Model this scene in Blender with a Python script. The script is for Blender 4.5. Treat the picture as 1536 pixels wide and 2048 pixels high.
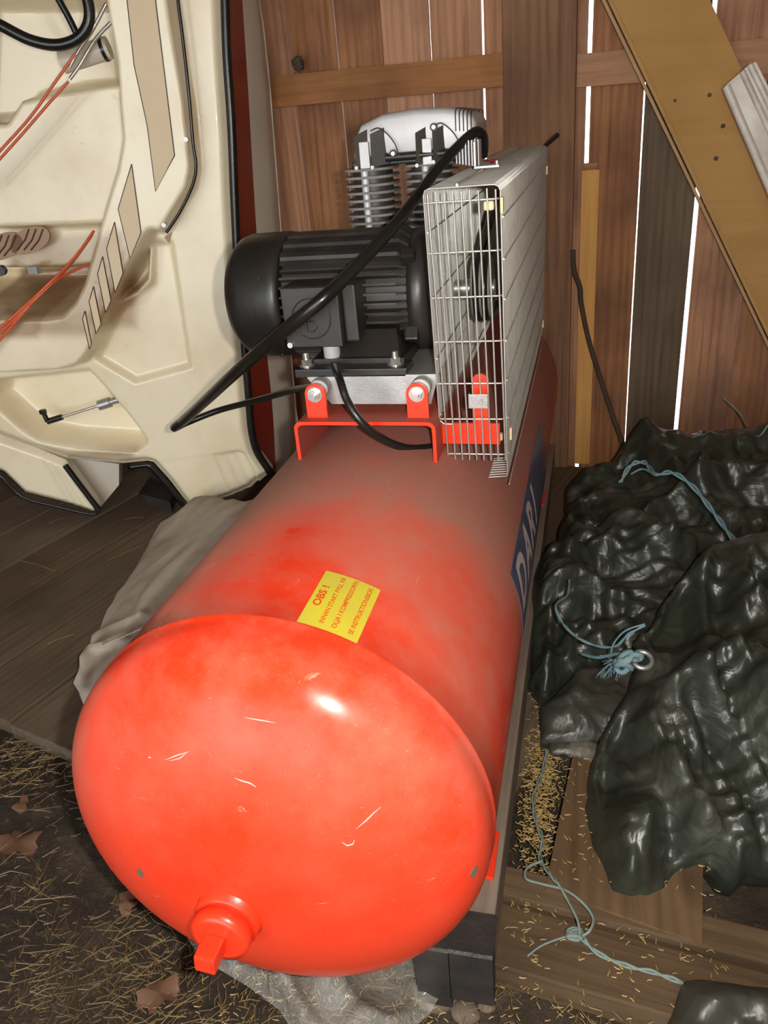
import bpy, bmesh, math, random
import numpy as np
from mathutils import Vector, Matrix, noise
random.seed(7); rng=np.random.RandomState(5)
S=bpy.context.scene; COL=S.collection
for o in list(bpy.data.objects): bpy.data.objects.remove(o)

# ---------------------------------------------------------------- camera
F=1579.93; PITCH=.4567; ROLL=-.092; YAW=.2775; CZ=1.03
cp,sp,cy,sy=math.cos(PITCH),math.sin(PITCH),math.cos(YAW),math.sin(YAW)
FW=Vector((-sy*cp,cy*cp,-sp)); rt0=Vector((cy,sy,0)); up0=rt0.cross(FW)
RT=math.cos(ROLL)*rt0+math.sin(ROLL)*up0; UP=-math.sin(ROLL)*rt0+math.cos(ROLL)*up0
CAM=Vector((0,0,CZ))
cd=bpy.data.cameras.new('camera'); cam=bpy.data.objects.new('camera',cd); COL.objects.link(cam)
cam.matrix_world=Matrix.Translation(CAM)@Matrix((RT,UP,-FW)).transposed().to_4x4()
cd.sensor_fit='VERTICAL'; cd.sensor_height=36; cd.lens=F*36/2048; cd.clip_start=.02; S.camera=cam
# ---------------------------------------------------------------- world, lights, exposure
W=bpy.data.worlds.new('sky'); S.world=W; W.use_nodes=True
bg=W.node_tree.nodes['Background']; bg.inputs[0].default_value=(.93,.97,1,1); bg.inputs[1].default_value=3.7
def lamp(name,loc,energy,r,color=(1,1,1)):
    l=bpy.data.lights.new(name,'POINT'); l.energy=energy; l.shadow_soft_size=r; l.color=color
    o=bpy.data.objects.new(name,l); COL.objects.link(o); o.location=loc; return o
lamp('camera_flash',CAM+RT*.055+UP*.012-FW*.01,41,.010,(1,.95,.86))
S.view_settings.view_transform='Standard'; S.view_settings.look='None'
S.view_settings.gamma=1; S.view_settings.use_curve_mapping=False; S.view_settings.exposure=0.45

# ---------------------------------------------------------------- geometry helpers
def ray(px,py):
    return (FW+(px-768)/F*RT-(py-1024)/F*UP)
def PY(px,py,y): d=ray(px,py); return CAM+d*(y/d.y)
def PX(px,py,x): d=ray(px,py); return CAM+d*(x/d.x)
def PZ(px,py,z): d=ray(px,py); return CAM+d*((z-CZ)/d.z)
def link(o): COL.objects.link(o); return o
class MB:
    def __init__(s): s.v=[]; s.f=[]; s.sm=[]
    def add(s,vs,fs,smooth=False):
        n=len(s.v); s.v+= [Vector(v) for v in vs]; s.f+=[tuple(i+n for i in f) for f in fs]; s.sm+=[smooth]*len(fs); return s
    def box(s,c,d,m=None,b=0):
        c=Vector(c); h=[x/2 for x in d]
        b=min(b,min(h)*.6)
        vs=[];
        if b<=0:
            for x in(-1,1):
                for y in(-1,1):
                    for z in(-1,1): vs.append(Vector((x*h[0],y*h[1],z*h[2])))
            fs=[(0,1,3,2),(4,6,7,5),(0,4,5,1),(2,3,7,6),(0,2,6,4),(1,5,7,3)]
        else:
            bm=bmesh.new(); bmesh.ops.create_cube(bm,size=1)
            for v in bm.verts: v.co=Vector((v.co.x*d[0],v.co.y*d[1],v.co.z*d[2]))
            bmesh.ops.bevel(bm,geom=bm.edges[:],offset=b,segments=2,affect='EDGES',profile=.6)
            bm.verts.index_update(); vs=[v.co.copy() for v in bm.verts]; fs=[tuple(v.index for v in f.verts) for f in bm.faces]; bm.free()
        if m: vs=[m@v for v in vs]
        return s.add([v+c for v in vs],fs)
    def bb(s,x0,x1,y0,y1,z0,z1,b=0): return s.box(((x0+x1)/2,(y0+y1)/2,(z0+z1)/2),(x1-x0,y1-y0,z1-z0),b=b)
    def cyl(s,p0,p1,r,n=16,r1=None,cap=True,smooth=True,rot=0):
        p0,p1=Vector(p0),Vector(p1); r1=r if r1 is None else r1
        a=(p1-p0).normalized(); u=a.orthogonal().normalized(); w=a.cross(u)
        vs=[]
        for p,q in((p0,r),(p1,r1)):
            for i in range(n):
                t=2*math.pi*i/n+rot; vs.append(p+(u*math.cos(t)+w*math.sin(t))*q)
        s.add(vs,[(i,(i+1)%n,n+(i+1)%n,n+i) for i in range(n)],smooth)
        if cap: s.add(vs[:n],[tuple(range(n))[::-1]]); s.add(vs[n:],[tuple(range(n))])
        return s
    def tube(s,pts,r,n=8,closed=False,smooth=True):
        pts=[Vector(p) for p in pts]; N=len(pts); rs=r if isinstance(r,(list,tuple)) else [r]*N
        vs=[]; u=None
        for i,p in enumerate(pts):
            a=pts[(i+1)%N] if (closed or i<N-1) else pts[i]; b=pts[i-1] if (closed or i>0) else pts[i]
            t=(a-b).normalized()
            if t.length<.5: t=Vector((0,0,1))
            if u is None: u=t.orthogonal().normalized()
            else:
                u=(u-t*u.dot(t))
                u=u.normalized() if u.length>1e-5 else t.orthogonal().normalized()
            w=t.cross(u)
            for k in range(n):
                g=2*math.pi*k/n; vs.append(p+(u*math.cos(g)+w*math.sin(g))*rs[i])
        fs=[]
        for i in range(N if closed else N-1):
            j=(i+1)%N
            for k in range(n): fs.append((i*n+k,i*n+(k+1)%n,j*n+(k+1)%n,j*n+k))
        s.add(vs,fs,smooth)
        if not closed:
            s.add(vs[:n],[tuple(range(n))[::-1]]); s.add(vs[-n:],[tuple(range(n))])
        return s
    def lathe(s,c,axis,prof,n=48,smooth=True,ref=None):   # prof: (distance along axis, radius)
        c=Vector(c); a=Vector(axis).normalized(); u=Vector(ref) if ref else a.orthogonal().normalized(); w=a.cross(u)
        vs=[];
        for h,r in prof:
            for k in range(n):
                g=2*math.pi*k/n; vs.append(c+a*h+(u*math.cos(g)+w*math.sin(g))*max(r,1e-5))
        fs=[(i*n+k,i*n+(k+1)%n,(i+1)*n+(k+1)%n,(i+1)*n+k) for i in range(len(prof)-1) for k in range(n)]
        s.add(vs,fs,smooth)
        s.add(vs[:n],[tuple(range(n))[::-1]]); s.add(vs[-n:],[tuple(range(n))]); return s
    def prism(s,poly,d):    # planar polygon of 3D points extruded by vector d
        p=[Vector(q) for q in poly]; d=Vector(d); n=len(p)
        return s.add(p+[q+d for q in p],[tuple(range(n))[::-1],tuple(range(n,2*n))]+[(i,(i+1)%n,n+(i+1)%n,n+i) for i in range(n)])
    def obj(s,name,mat,parent=None,base=None,attr=None,weld=False):
        if base is None: base=parent_base(parent) if parent is not None else Vector((0,0,0))
        base=Vector(base)
        me=bpy.data.meshes.new(name); me.from_pydata([tuple(v-base) for v in s.v],[],s.f)
        me.polygons.foreach_set('use_smooth',s.sm); me.update()
        bm=bmesh.new(); bm.from_mesh(me); bmesh.ops.recalc_face_normals(bm,faces=bm.faces[:]); bm.to_mesh(me); bm.free()
        if attr is not None:
            a=me.attributes.new('dirt','FLOAT','POINT'); a.data.foreach_set('value',attr)
        me.materials.append(mat); o=bpy.data.objects.new(name,me); link(o)
        if parent is not None: o.parent=parent
        else: o.location=base
        return o
def parent_base(p):
    while p.parent: p=p.parent
    return p.location
def thing(name,label,cat,base,group=None):
    o=bpy.data.objects.new(name,None); link(o); o.location=base; o.empty_display_size=.05
    o['label']=label; o['category']=cat
    if group: o['group']=group
    return o
def tag(o,label,cat,group=None):
    o['label']=label; o['category']=cat
    if group: o['group']=group
    return o
def struct(o): o['kind']='structure'; return o
def stuff(o): o['kind']='stuff'; return o
def spline(pts,k=8,closed=False):
    pts=[Vector(p) for p in pts]; N=len(pts); out=[]
    for i in range(N if closed else N-1):
        if closed: a,b,c,d=pts[i-1],pts[i],pts[(i+1)%N],pts[(i+2)%N]
        else: a,b,c,d=pts[max(i-1,0)],pts[i],pts[i+1],pts[min(i+2,N-1)]
        for j in range(k):
            t=j/k; out.append(.5*((2*b)+(c-a)*t+(2*a-5*b+4*c-d)*t*t+(3*b-a-3*c+d)*t**3))
    if not closed: out.append(pts[-1])
    return out
def sstep(a,b,x):
    t=np.clip((x-a)/(b-a),0,1); return t*t*(3-2*t)
def sdf(P,poly):      # + inside, - outside ; P (n,2)
    poly=np.array(poly,float); n=len(poly); d=np.full(len(P),1e9); ins=np.zeros(len(P),bool)
    for i in range(n):
        a,b=poly[i],poly[(i+1)%n]; ab=b-a; L=ab@ab
        if L<1e-12: continue
        t=np.clip(((P-a)@ab)/L,0,1); d=np.minimum(d,np.hypot(*(P-a-t[:,None]*ab).T))
        c=((a[1]>P[:,1])!=(b[1]>P[:,1]))
        with np.errstate(divide='ignore',invalid='ignore'): xi=(b[0]-a[0])*(P[:,1]-a[1])/(b[1]-a[1])+a[0]
        ins^=c&(P[:,0]<xi)
    return np.where(ins,d,-d)
def dline(P,line):
    d=np.full(len(P),1e9)
    for a,b in zip(line[:-1],line[1:]):
        a=np.array(a,float); b=np.array(b,float); ab=b-a; L=max(ab@ab,1e-12)
        t=np.clip(((P-a)@ab)/L,0,1); d=np.minimum(d,np.hypot(*(P-a-t[:,None]*ab).T))
    return d
def nearest(P,poly):
    poly=np.array(poly,float); n=len(poly); d=np.full(len(P),1e9); q=P.copy()
    for i in range(n):
        a,b=poly[i],poly[(i+1)%n]; ab=b-a; L=max(ab@ab,1e-12)
        t=np.clip(((P-a)@ab)/L,0,1); c=a+t[:,None]*ab; e=np.hypot(*(P-c).T); m=e<d; d[m]=e[m]; q[m]=c[m]
    return q
class Plane:
    def __init__(s,O,U,V):
        s.O=Vector(O); s.U=Vector(U).normalized(); s.N=s.U.cross(Vector(V)).normalized(); s.V=s.N.cross(s.U)
        if s.N.dot(CAM-s.O)<0: s.U=-s.U; s.N=-s.N
    def hit(s,px,py,w=0):
        d=ray(px,py); t=((s.O+s.N*w)-CAM).dot(s.N)/d.dot(s.N); return CAM+d*t
    def uv(s,px,py,w=0): q=s.hit(px,py,w)-s.O; return (q.dot(s.U),q.dot(s.V))
    def poly(s,pts,w=0): return [s.uv(x,y,w) for x,y in pts]
    def P(s,u,v,w=0): return s.O+s.U*u+s.V*v+s.N*w
def relief(pl,poly,cell,wfun,thick=.01,back=True):
    """a moulded sheet: grid clipped to an outline on a plane, raised by wfun(P,d); returns MB and dirt"""
    pa=np.array(poly); lo=pa.min(0)-cell; hi=pa.max(0)+cell
    nx,ny=int((hi[0]-lo[0])/cell)+2,int((hi[1]-lo[1])/cell)+2
    gx,gy=np.meshgrid(lo[0]+np.arange(nx)*cell,lo[1]+np.arange(ny)*cell); P=np.stack([gx.ravel(),gy.ravel()],1)
    d=sdf(P,poly); ins=d>cell*.3; I=ins.reshape(ny,nx)
    C=I[:-1,:-1]|I[1:,:-1]|I[:-1,1:]|I[1:,1:]
    use=np.zeros((ny,nx),bool); use[:-1,:-1]|=C; use[1:,:-1]|=C; use[:-1,1:]|=C; use[1:,1:]|=C
    u=use.ravel(); out=u&~ins; P[out]=nearest(P[out],poly); d[out]=0
    idx=-np.ones(nx*ny,int); idx[u]=np.arange(u.sum()); Q=P[u]; dd=np.maximum(d[u],0)
    r=wfun(Q,dd); w,dirt=r if isinstance(r,tuple) else (r,np.zeros(len(Q)))
    m=MB(); n=len(Q); O,U,V,N=[np.array(x) for x in (pl.O,pl.U,pl.V,pl.N)]
    X=O+Q[:,:1]*U+Q[:,1:]*V+w[:,None]*N
    fs=[]; ci,cj=np.nonzero(C)
    a=idx[ci*nx+cj]; b=idx[ci*nx+cj+1]; c=idx[(ci+1)*nx+cj+1]; e=idx[(ci+1)*nx+cj]
    fs=[tuple(t) for t in np.stack([a,b,c,e],1).tolist()]
    m.add(X.tolist(),fs,True)
    if back:
        bi=np.nonzero(out[u])[0]; bset=set(bi.tolist()); ed={}
        for f in fs:
            for i in range(4):
                k=(f[i],f[(i+1)%4]); 
                if (k[1],k[0]) in ed: del ed[(k[1],k[0])]
                else: ed[k]=1
        mp={}; vs=[]
        for (i,j) in ed:
            for q in (i,j):
                if q not in mp: mp[q]=n+len(vs); vs.append(Vector(X[q])-pl.N*thick)
        m.v+=vs; sk=[(j,i,mp[i],mp[j]) for (i,j) in ed]; m.f+=sk; m.sm+=[False]*len(sk)
        dirt=np.concatenate([dirt,np.zeros(len(vs))])
    return m,dirt
def nz(P,s,seed=0,oct=1):
    out=np.zeros(len(P))
    for i,(a,b) in enumerate(P): out[i]=noise.noise(Vector((a*s,b*s,seed*7.3)))
    return out
def crease(P,s,seed,n=5,ang=None):
    """sharp folds of stiff plastic: sum of tent functions along wandering lines"""
    out=np.zeros(len(P)); r=np.random.RandomState(seed)
    for k in range(n):
        t=r.uniform(0,math.pi) if ang is None else ang+r.uniform(-.5,.5)
        c,q=math.cos(t),math.sin(t); ph=r.uniform(0,10); f=s*r.uniform(.6,1.6)
        wob=nz(P,s*.6,seed+k)*1.3
        x=(P[:,0]*c+P[:,1]*q)*f+ph+wob; fr=np.abs((x%1)-.5)*2
        amp=np.clip(nz(P,s*.8,seed+k+40)*1.6+.35,0,1)
        out+=np.power(1-fr,1.6)*amp/f
    return out

def crumple(P,f0,seed,n=7,slope=.3):
    """piecewise flat facets with straight sharp creases, like handled plastic sheet"""
    r=np.random.RandomState(seed); out=np.zeros(len(P))
    wx=nz(P,3.5,seed)*.07; wy=nz(P,3.5,seed+5)*.07; Q=np.stack([P[:,0]+wx,P[:,1]+wy],1)
    for k in range(n):
        t=r.uniform(0,math.pi); f=f0*1.32**k*r.uniform(.8,1.2)
        x=(Q[:,0]*math.cos(t)+Q[:,1]*math.sin(t))*f+r.uniform(0,9); fr=np.abs((x%1)-.5)*2
        g=np.clip(nz(P,f*.45+2,seed+20+k)*2.4+.35,0,1)
        out+=np.minimum(fr,.8)*slope*(.55+.07*k)/f*g*r.choice((-1,1))
    return out
# ---------------------------------------------------------------- materials
def nodes(name):
    m=bpy.data.materials.new(name); m.use_nodes=True; nt=m.node_tree; b=nt.nodes['Principled BSDF']; return m,nt,b
def N(nt,t,**k):
    n=nt.nodes.new(t)
    for a,v in k.items(): setattr(n,a,v)
    return n
def ramp(nt,src,stops):
    r=N(nt,'ShaderNodeValToRGB'); e=r.color_ramp.elements
    while len(e)<len(stops): e.new(.5)
    for x,(p,c) in zip(e,stops): x.position=p; x.color=tuple(c)+(1,) if len(c)==3 else c
    nt.links.new(src,r.inputs[0]); return r.outputs[0]
def mixc(nt,f,a,b,mode='MIX'):
    m=N(nt,'ShaderNodeMix',data_type='RGBA',blend_type=mode)
    for s,v in ((0,f),(6,a),(7,b)):
        if hasattr(v,'is_output') or isinstance(v,bpy.types.NodeSocket): nt.links.new(v,m.inputs[s])
        elif s==0: m.inputs[0].default_value=v
        else: m.inputs[s].default_value=tuple(v)+(1,)
    return m.outputs[2]
def mth(nt,op,a,b=None,clamp=False,c=None):
    m=N(nt,'ShaderNodeMath',operation=op,use_clamp=clamp)
    for i,v in enumerate((a,b,c)):
        if v is None: continue
        if isinstance(v,bpy.types.NodeSocket): nt.links.new(v,m.inputs[i])
        else: m.inputs[i].default_value=v
    return m.outputs[0]
def coords(nt,scale=(1,1,1),rnd=True,rot=(0,0,0)):
    tc=N(nt,'ShaderNodeTexCoord'); mp=N(nt,'ShaderNodeMapping'); mp.inputs['Scale'].default_value=scale; mp.inputs['Rotation'].default_value=rot
    nt.links.new(tc.outputs['Object'],mp.inputs[0])
    if rnd:
        oi=N(nt,'ShaderNodeObjectInfo'); v=N(nt,'ShaderNodeVectorMath',operation='SCALE'); cb=N(nt,'ShaderNodeCombineXYZ')
        for i in range(3): nt.links.new(oi.outputs['Random'],cb.inputs[i])
        nt.links.new(cb.outputs[0],v.inputs[0]); v.inputs['Scale'].default_value=37
        nt.links.new(v.outputs[0],mp.inputs['Location'])
    return mp.outputs[0]
def tex(nt,co,scale,detail=4,rough=.55,dist=0):
    n=N(nt,'ShaderNodeTexNoise'); n.inputs['Scale'].default_value=scale; n.inputs['Detail'].default_value=detail
    n.inputs['Roughness'].default_value=rough; n.inputs['Distortion'].default_value=dist; nt.links.new(co,n.inputs['Vector']); return n.outputs[0]
def bump(nt,b,h,strength,dist=.01):
    n=N(nt,'ShaderNodeBump'); n.inputs['Strength'].default_value=strength; n.inputs['Distance'].default_value=dist
    nt.links.new(h,n.inputs['Height']); nt.links.new(n.outputs[0],b.inputs['Normal'])
def plain(name,col,rough=.5,metal=0,dust=None,dustamt=.5,ns=14,spec=.5,bs=.15):
    m,nt,b=nodes(name); co=coords(nt); n=tex(nt,co,ns,5)
    d=dust or tuple(c*.75 for c in col)
    c=mixc(nt,mth(nt,'MULTIPLY',ramp(nt,n,[(.35,(0,0,0)),(.75,(1,1,1))]),dustamt),col,d)
    nt.links.new(c,b.inputs['Base Color']); b.inputs['Roughness'].default_value=rough; b.inputs['Metallic'].default_value=metal
    b.inputs['Specular IOR Level'].default_value=spec
    if bs: bump(nt,b,tex(nt,co,ns*9,3),bs,.002)
    return m
def wood(name,c1,c2,axis=2,rough=.75,knots=True,hue=.25,scale=1.0,stain=None,stainamt=.5):
    m,nt,b=nodes(name); sc=[11*scale]*3; sc[axis]=.55*scale; co=coords(nt,sc)
    g=tex(nt,co,6,6,.65,.6); w=N(nt,'ShaderNodeTexWave'); w.inputs['Scale'].default_value=1.3; w.inputs['Distortion'].default_value=7; w.inputs['Detail'].default_value=3
    w.inputs['Detail Scale'].default_value=.8; nt.links.new(co,w.inputs[0]); w.bands_direction='X' if axis!=0 else 'Y'
    gg=mixc(nt,.12,g,w.outputs[1]); col=ramp(nt,gg,[(.22,c2),(.5,tuple(a*.6+d*.4 for a,d in zip(c1,c2))),(.8,c1)])
    co2=coords(nt,(1,1,1)); pt=tex(nt,co2,3.2,4)
    col=mixc(nt,mth(nt,'MULTIPLY',ramp(nt,pt,[(.42,(0,0,0)),(.7,(1,1,1))]),stainamt),col,stain or tuple(x*.45 for x in c2))
    if knots:
        sk=[4.5]*3; sk[axis]=2.0; vo=N(nt,'ShaderNodeTexVoronoi'); vo.inputs['Scale'].default_value=1.0; nt.links.new(coords(nt,sk),vo.inputs['Vector'])
        kn=ramp(nt,vo.outputs['Distance'],[(.07,(1,1,1)),(.14,(0,0,0))]); col=mixc(nt,mth(nt,'MULTIPLY',kn,.75),col,tuple(x*.3 for x in c2))
    oi=N(nt,'ShaderNodeObjectInfo'); hs=N(nt,'ShaderNodeHueSaturation'); nt.links.new(col,hs.inputs['Color'])
    nt.links.new(mth(nt,'MULTIPLY_ADD',oi.outputs['Random'],hue*2,c=1-hue),hs.inputs['Value'])
    nt.links.new(mth(nt,'MULTIPLY_ADD',oi.outputs['Random'],-.25,c=1.1),hs.inputs['Saturation'])
    nt.links.new(hs.outputs[0],b.inputs['Base Color']); b.inputs['Roughness'].default_value=rough; b.inputs['Specular IOR Level'].default_value=.25
    bump(nt,b,g,.5,.004); return m
M={}
M['wall_wood']=wood('wall_wood',(.50,.23,.10),(.17,.068,.032),2,hue=.3,stain=(.11,.05,.035),stainamt=.75)
M['rail_wood']=wood('rail_wood',(.48,.22,.09),(.20,.085,.038),0,hue=.1)
M['grey_wood']=wood('grey_wood',(.20,.14,.09),(.08,.052,.035),2,hue=.1)
M['post_wood']=wood('post_wood',(.34,.17,.085),(.13,.06,.034),2,hue=.05,scale=.8)
M['new_wood']=wood('new_wood',(.78,.42,.13),(.58,.28,.08),2,knots=False,hue=.05,stainamt=.15)
M['floor_wood']=wood('floor_wood',(.20,.148,.10),(.095,.067,.045),1,hue=.12,knots=False,stain=(.05,.035,.025))
M['pale_wood']=wood('pale_wood',(.20,.13,.075),(.10,.062,.035),1,hue=.05)
M['sill_wood']=wood('sill_wood',(.17,.115,.068),(.08,.052,.032),0,hue=.05)
M['beam_wood']=wood('beam_wood',(.30,.235,.18),(.17,.125,.09),1,hue=.03,knots=False)
M['panel']=wood('panel',(.48,.29,.12),(.38,.21,.085),0,hue=.03,scale=.35,knots=False,stain=(.3,.15,.06),stainamt=.35)
M['galv']=plain('galvanised_steel',(.50,.50,.49),.42,.75,(.34,.33,.31),.8,25)
M['wire']=plain('zinc_wire',(.60,.60,.56),.38,.6,(.40,.38,.33),.7,30,bs=0)
M['bolt']=plain('bolt_steel',(.66,.65,.62),.28,.85,(.4,.38,.35),.5,60,bs=0)
M['alu']=plain('cast_aluminium',(.56,.56,.58),.5,.25,(.38,.34,.30),.5,18)
M['fin']=plain('dusty_fins',(.22,.20,.19),.7,.1,(.12,.105,.10),.6,20)
M['motor']=plain('black_paint',(.009,.009,.008),.40,0,(.035,.028,.022),.8,9)
M['fincast']=plain('black_cast',(.014,.013,.012),.5,0,(.07,.055,.042),.8,9)
M['rubber']=plain('black_rubber',(.006,.006,.006),.28,0,(.03,.026,.02),.6,11)
M['red']=plain('red_paint',(.86,.040,.010),.33,0,(.55,.08,.04),.25,12)
M['reddust']=plain('dusty_red',(.50,.055,.03),.55,0,(.24,.10,.075),1,6)
M['grey_plastic']=plain('grey_plastic',(.38,.38,.40),.45)
M['beige']=plain('beige_plastic',(.72,.56,.32),.5)
M['redtag']=plain('red_plastic',(.5,.01,.02),.4)
M['yellow']=plain('yellow_label',(.62,.53,.035),.5,0,(.50,.42,.08),.5,30,bs=0)
M['ink']=plain('red_ink',(.70,.10,.012),.5,bs=0)
M['blue']=plain('blue_label',(.045,.065,.16),.3,0,(.15,.13,.14),.6,24,bs=0)
M['letter']=plain('pale_letter',(.62,.52,.50),.4,0,(.45,.36,.36),.7,18,bs=0)
M['cream']=None
M['hullred']=plain('hull_red',(.26,.016,.010),.3,0,(.30,.05,.03),.7,5)
M['hullwhite']=plain('hull_white',(.60,.55,.46),.35,0,(.5,.43,.34),.6,5)
M['inlay']=plain('beige_inlay',(.70,.55,.36),.5,0,(.62,.46,.28),.7,5)
M['orange']=plain('orange_cable',(.70,.13,.05),.4,0,(.5,.10,.04),.5,8)
M['blue_rope']=plain('blue_twine',(.12,.23,.27),.7,0,(.20,.26,.25),.7,40)
M['pale_rope']=plain('pale_twine',(.19,.25,.22),.7,0,(.13,.15,.12),.7,40)
M['straw']=plain('straw',(.26,.17,.065),.6,0,(.09,.06,.028),1,9,bs=0)
M['husk']=plain('seed_husk',(.42,.29,.10),.6,0,(.40,.26,.09),.8,20,bs=0)
M['leaf']=plain('dead_leaf',(.17,.085,.05),.7,0,(.10,.05,.03),.7,18)
M['stone']=plain('stone',(.16,.12,.09),.85,0,(.10,.075,.05),.7,18)
M['block']=plain('tarred_rubber',(.016,.014,.013),.5,0,(.06,.05,.042),.8,14,bs=.5)
M['white']=plain('white_enamel',(.66,.62,.55),.4,0,(.32,.22,.15),.8,14)
M['bark']=plain('bark',(.09,.06,.04),.9,0,(.04,.03,.02),.7,12,bs=.6)
M['white_ground']=plain('outside_ground',(.93,.93,.92),.8,0,(.88,.88,.87))  # ground outside whitened so that the gaps between wall boards look bright
M['brown']=plain('brown_plastic',(.40,.24,.14),.5,0,(.26,.15,.08),.7,7)

def mat_tank():
    m,nt,b=nodes('tank_paint'); L=nt.links.new
    tc=N(nt,'ShaderNodeTexCoord'); sx=N(nt,'ShaderNodeSeparateXYZ'); L(tc.outputs['Object'],sx.inputs[0])
    geo=N(nt,'ShaderNodeNewGeometry'); sn=N(nt,'ShaderNodeSeparateXYZ'); L(geo.outputs['Normal'],sn.inputs[0])
    co=coords(nt,(1,1,1),False); n1=tex(nt,co,4,6,.6); n2=tex(nt,co,22,5,.65); n3=tex(nt,co,130,3,.7)
    # dust settles on the upper side, more towards the machine; wiped thin over the front head
    yy=mth(nt,'MULTIPLY',sstep_node(nt,sx.outputs[1],-.68,-.20),.98)
    lx=mth(nt,'MULTIPLY',sstep_node(nt,sx.outputs[0],-.02,-.24),.42)
    up=sstep_node(nt,sn.outputs[2],-.45,.45)
    d=mth(nt,'ADD',yy,lx); d=mth(nt,'ADD',d,mth(nt,'MULTIPLY',mth(nt,'SUBTRACT',n1,.5),1.5)); d=mth(nt,'ADD',d,mth(nt,'MULTIPLY',mth(nt,'SUBTRACT',n2,.5),.7))
    d=mth(nt,'MULTIPLY',mth(nt,'ADD',d,.13),up); 
    front=sstep_node(nt,sx.outputs[1],-.82,-.68); d=mth(nt,'MULTIPLY',d,mth(nt,'MULTIPLY_ADD',front,.65,c=.35),True)
    # wiped drops
    vo=N(nt,'ShaderNodeTexVoronoi'); vo.inputs['Scale'].default_value=26; vo.inputs['Randomness'].default_value=1; L(co,vo.inputs['Vector'])
    drop=ramp(nt,vo.outputs['Distance'],[(.22,(1,1,1)),(.30,(0,0,0))])
    band=mth(nt,'MULTIPLY',sstep_node(nt,sx.outputs[1],-.60,-.54),sstep_node(nt,sx.outputs[1],-.44,-.50))
    band=mth(nt,'MULTIPLY',band,mth(nt,'MULTIPLY',sstep_node(nt,sx.outputs[0],.03,-.02),sstep_node(nt,sx.outputs[0],-.15,-.10)))
    dr=mth(nt,'MULTIPLY',mth(nt,'MULTIPLY',drop,band),sstep_node(nt,tex(nt,co,9,2),.42,.5))
    d=mth(nt,'MULTIPLY',d,mth(nt,'SUBTRACT',1,dr))
    far=sstep_node(nt,sx.outputs[1],-.6,-.05)
    dustc=mixc(nt,far,(.50,.27,.20),(.27,.145,.115))
    col=mixc(nt,mth(nt,'MULTIPLY',d,.86),mixc(nt,sstep_node(nt,n1,.4,.7),(.80,.044,.013),(.72,.055,.020)),dustc)
    # fine pale specks and scuffs
    spk=mth(nt,'MULTIPLY',ramp(nt,tex(nt,co,420,1,.5),[(.70,(0,0,0)),(.76,(1,1,1))]),mth(nt,'MULTIPLY_ADD',d,.6,c=.12))
    sc=coords(nt,(3,1,9),False,(.3,.5,.7)); scr=mth(nt,'MULTIPLY',ramp(nt,tex(nt,sc,7,4,.75,1.0),[(.68,(0,0,0)),(.74,(1,1,1))]),.45)
    col=mixc(nt,mth(nt,'MAXIMUM',spk,scr),col,(.78,.42,.30))
    L(col,b.inputs['Base Color']); L(mth(nt,'MULTIPLY_ADD',d,.35,c=.24),b.inputs['Roughness']); b.inputs['Specular IOR Level'].default_value=.22
    bump(nt,b,n2,.05,.002); return m
def sstep_node(nt,x,a,b):
    n=N(nt,'ShaderNodeMapRange',interpolation_type='SMOOTHSTEP'); n.inputs[1].default_value=a; n.inputs[2].default_value=b
    nt.links.new(x,n.inputs[0]); return n.outputs[0]
M['tank']=mat_tank()
def mat_cream():
    m,nt,b=nodes('cream_gelcoat'); co=coords(nt,(1,1,1),False); at=N(nt,'ShaderNodeAttribute',attribute_name='dirt')
    n=tex(nt,co,5,5); n2=tex(nt,co,40,4,.7)
    c=mixc(nt,sstep_node(nt,n,.4,.7),(.90,.80,.58),(.82,.69,.47))
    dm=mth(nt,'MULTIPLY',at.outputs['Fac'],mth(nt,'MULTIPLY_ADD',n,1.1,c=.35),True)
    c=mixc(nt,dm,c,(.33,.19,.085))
    sp=mth(nt,'MULTIPLY',ramp(nt,n2,[(.66,(0,0,0)),(.70,(1,1,1))]),mth(nt,'MULTIPLY_ADD',at.outputs['Fac'],.8,c=.12))
    c=mixc(nt,sp,c,(.18,.12,.06)); nt.links.new(c,b.inputs['Base Color']); b.inputs['Roughness'].default_value=.32
    b.inputs['Coat Weight'].default_value=.3; bump(nt,b,n2,.03,.002); return m
M['cream']=mat_cream()
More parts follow.
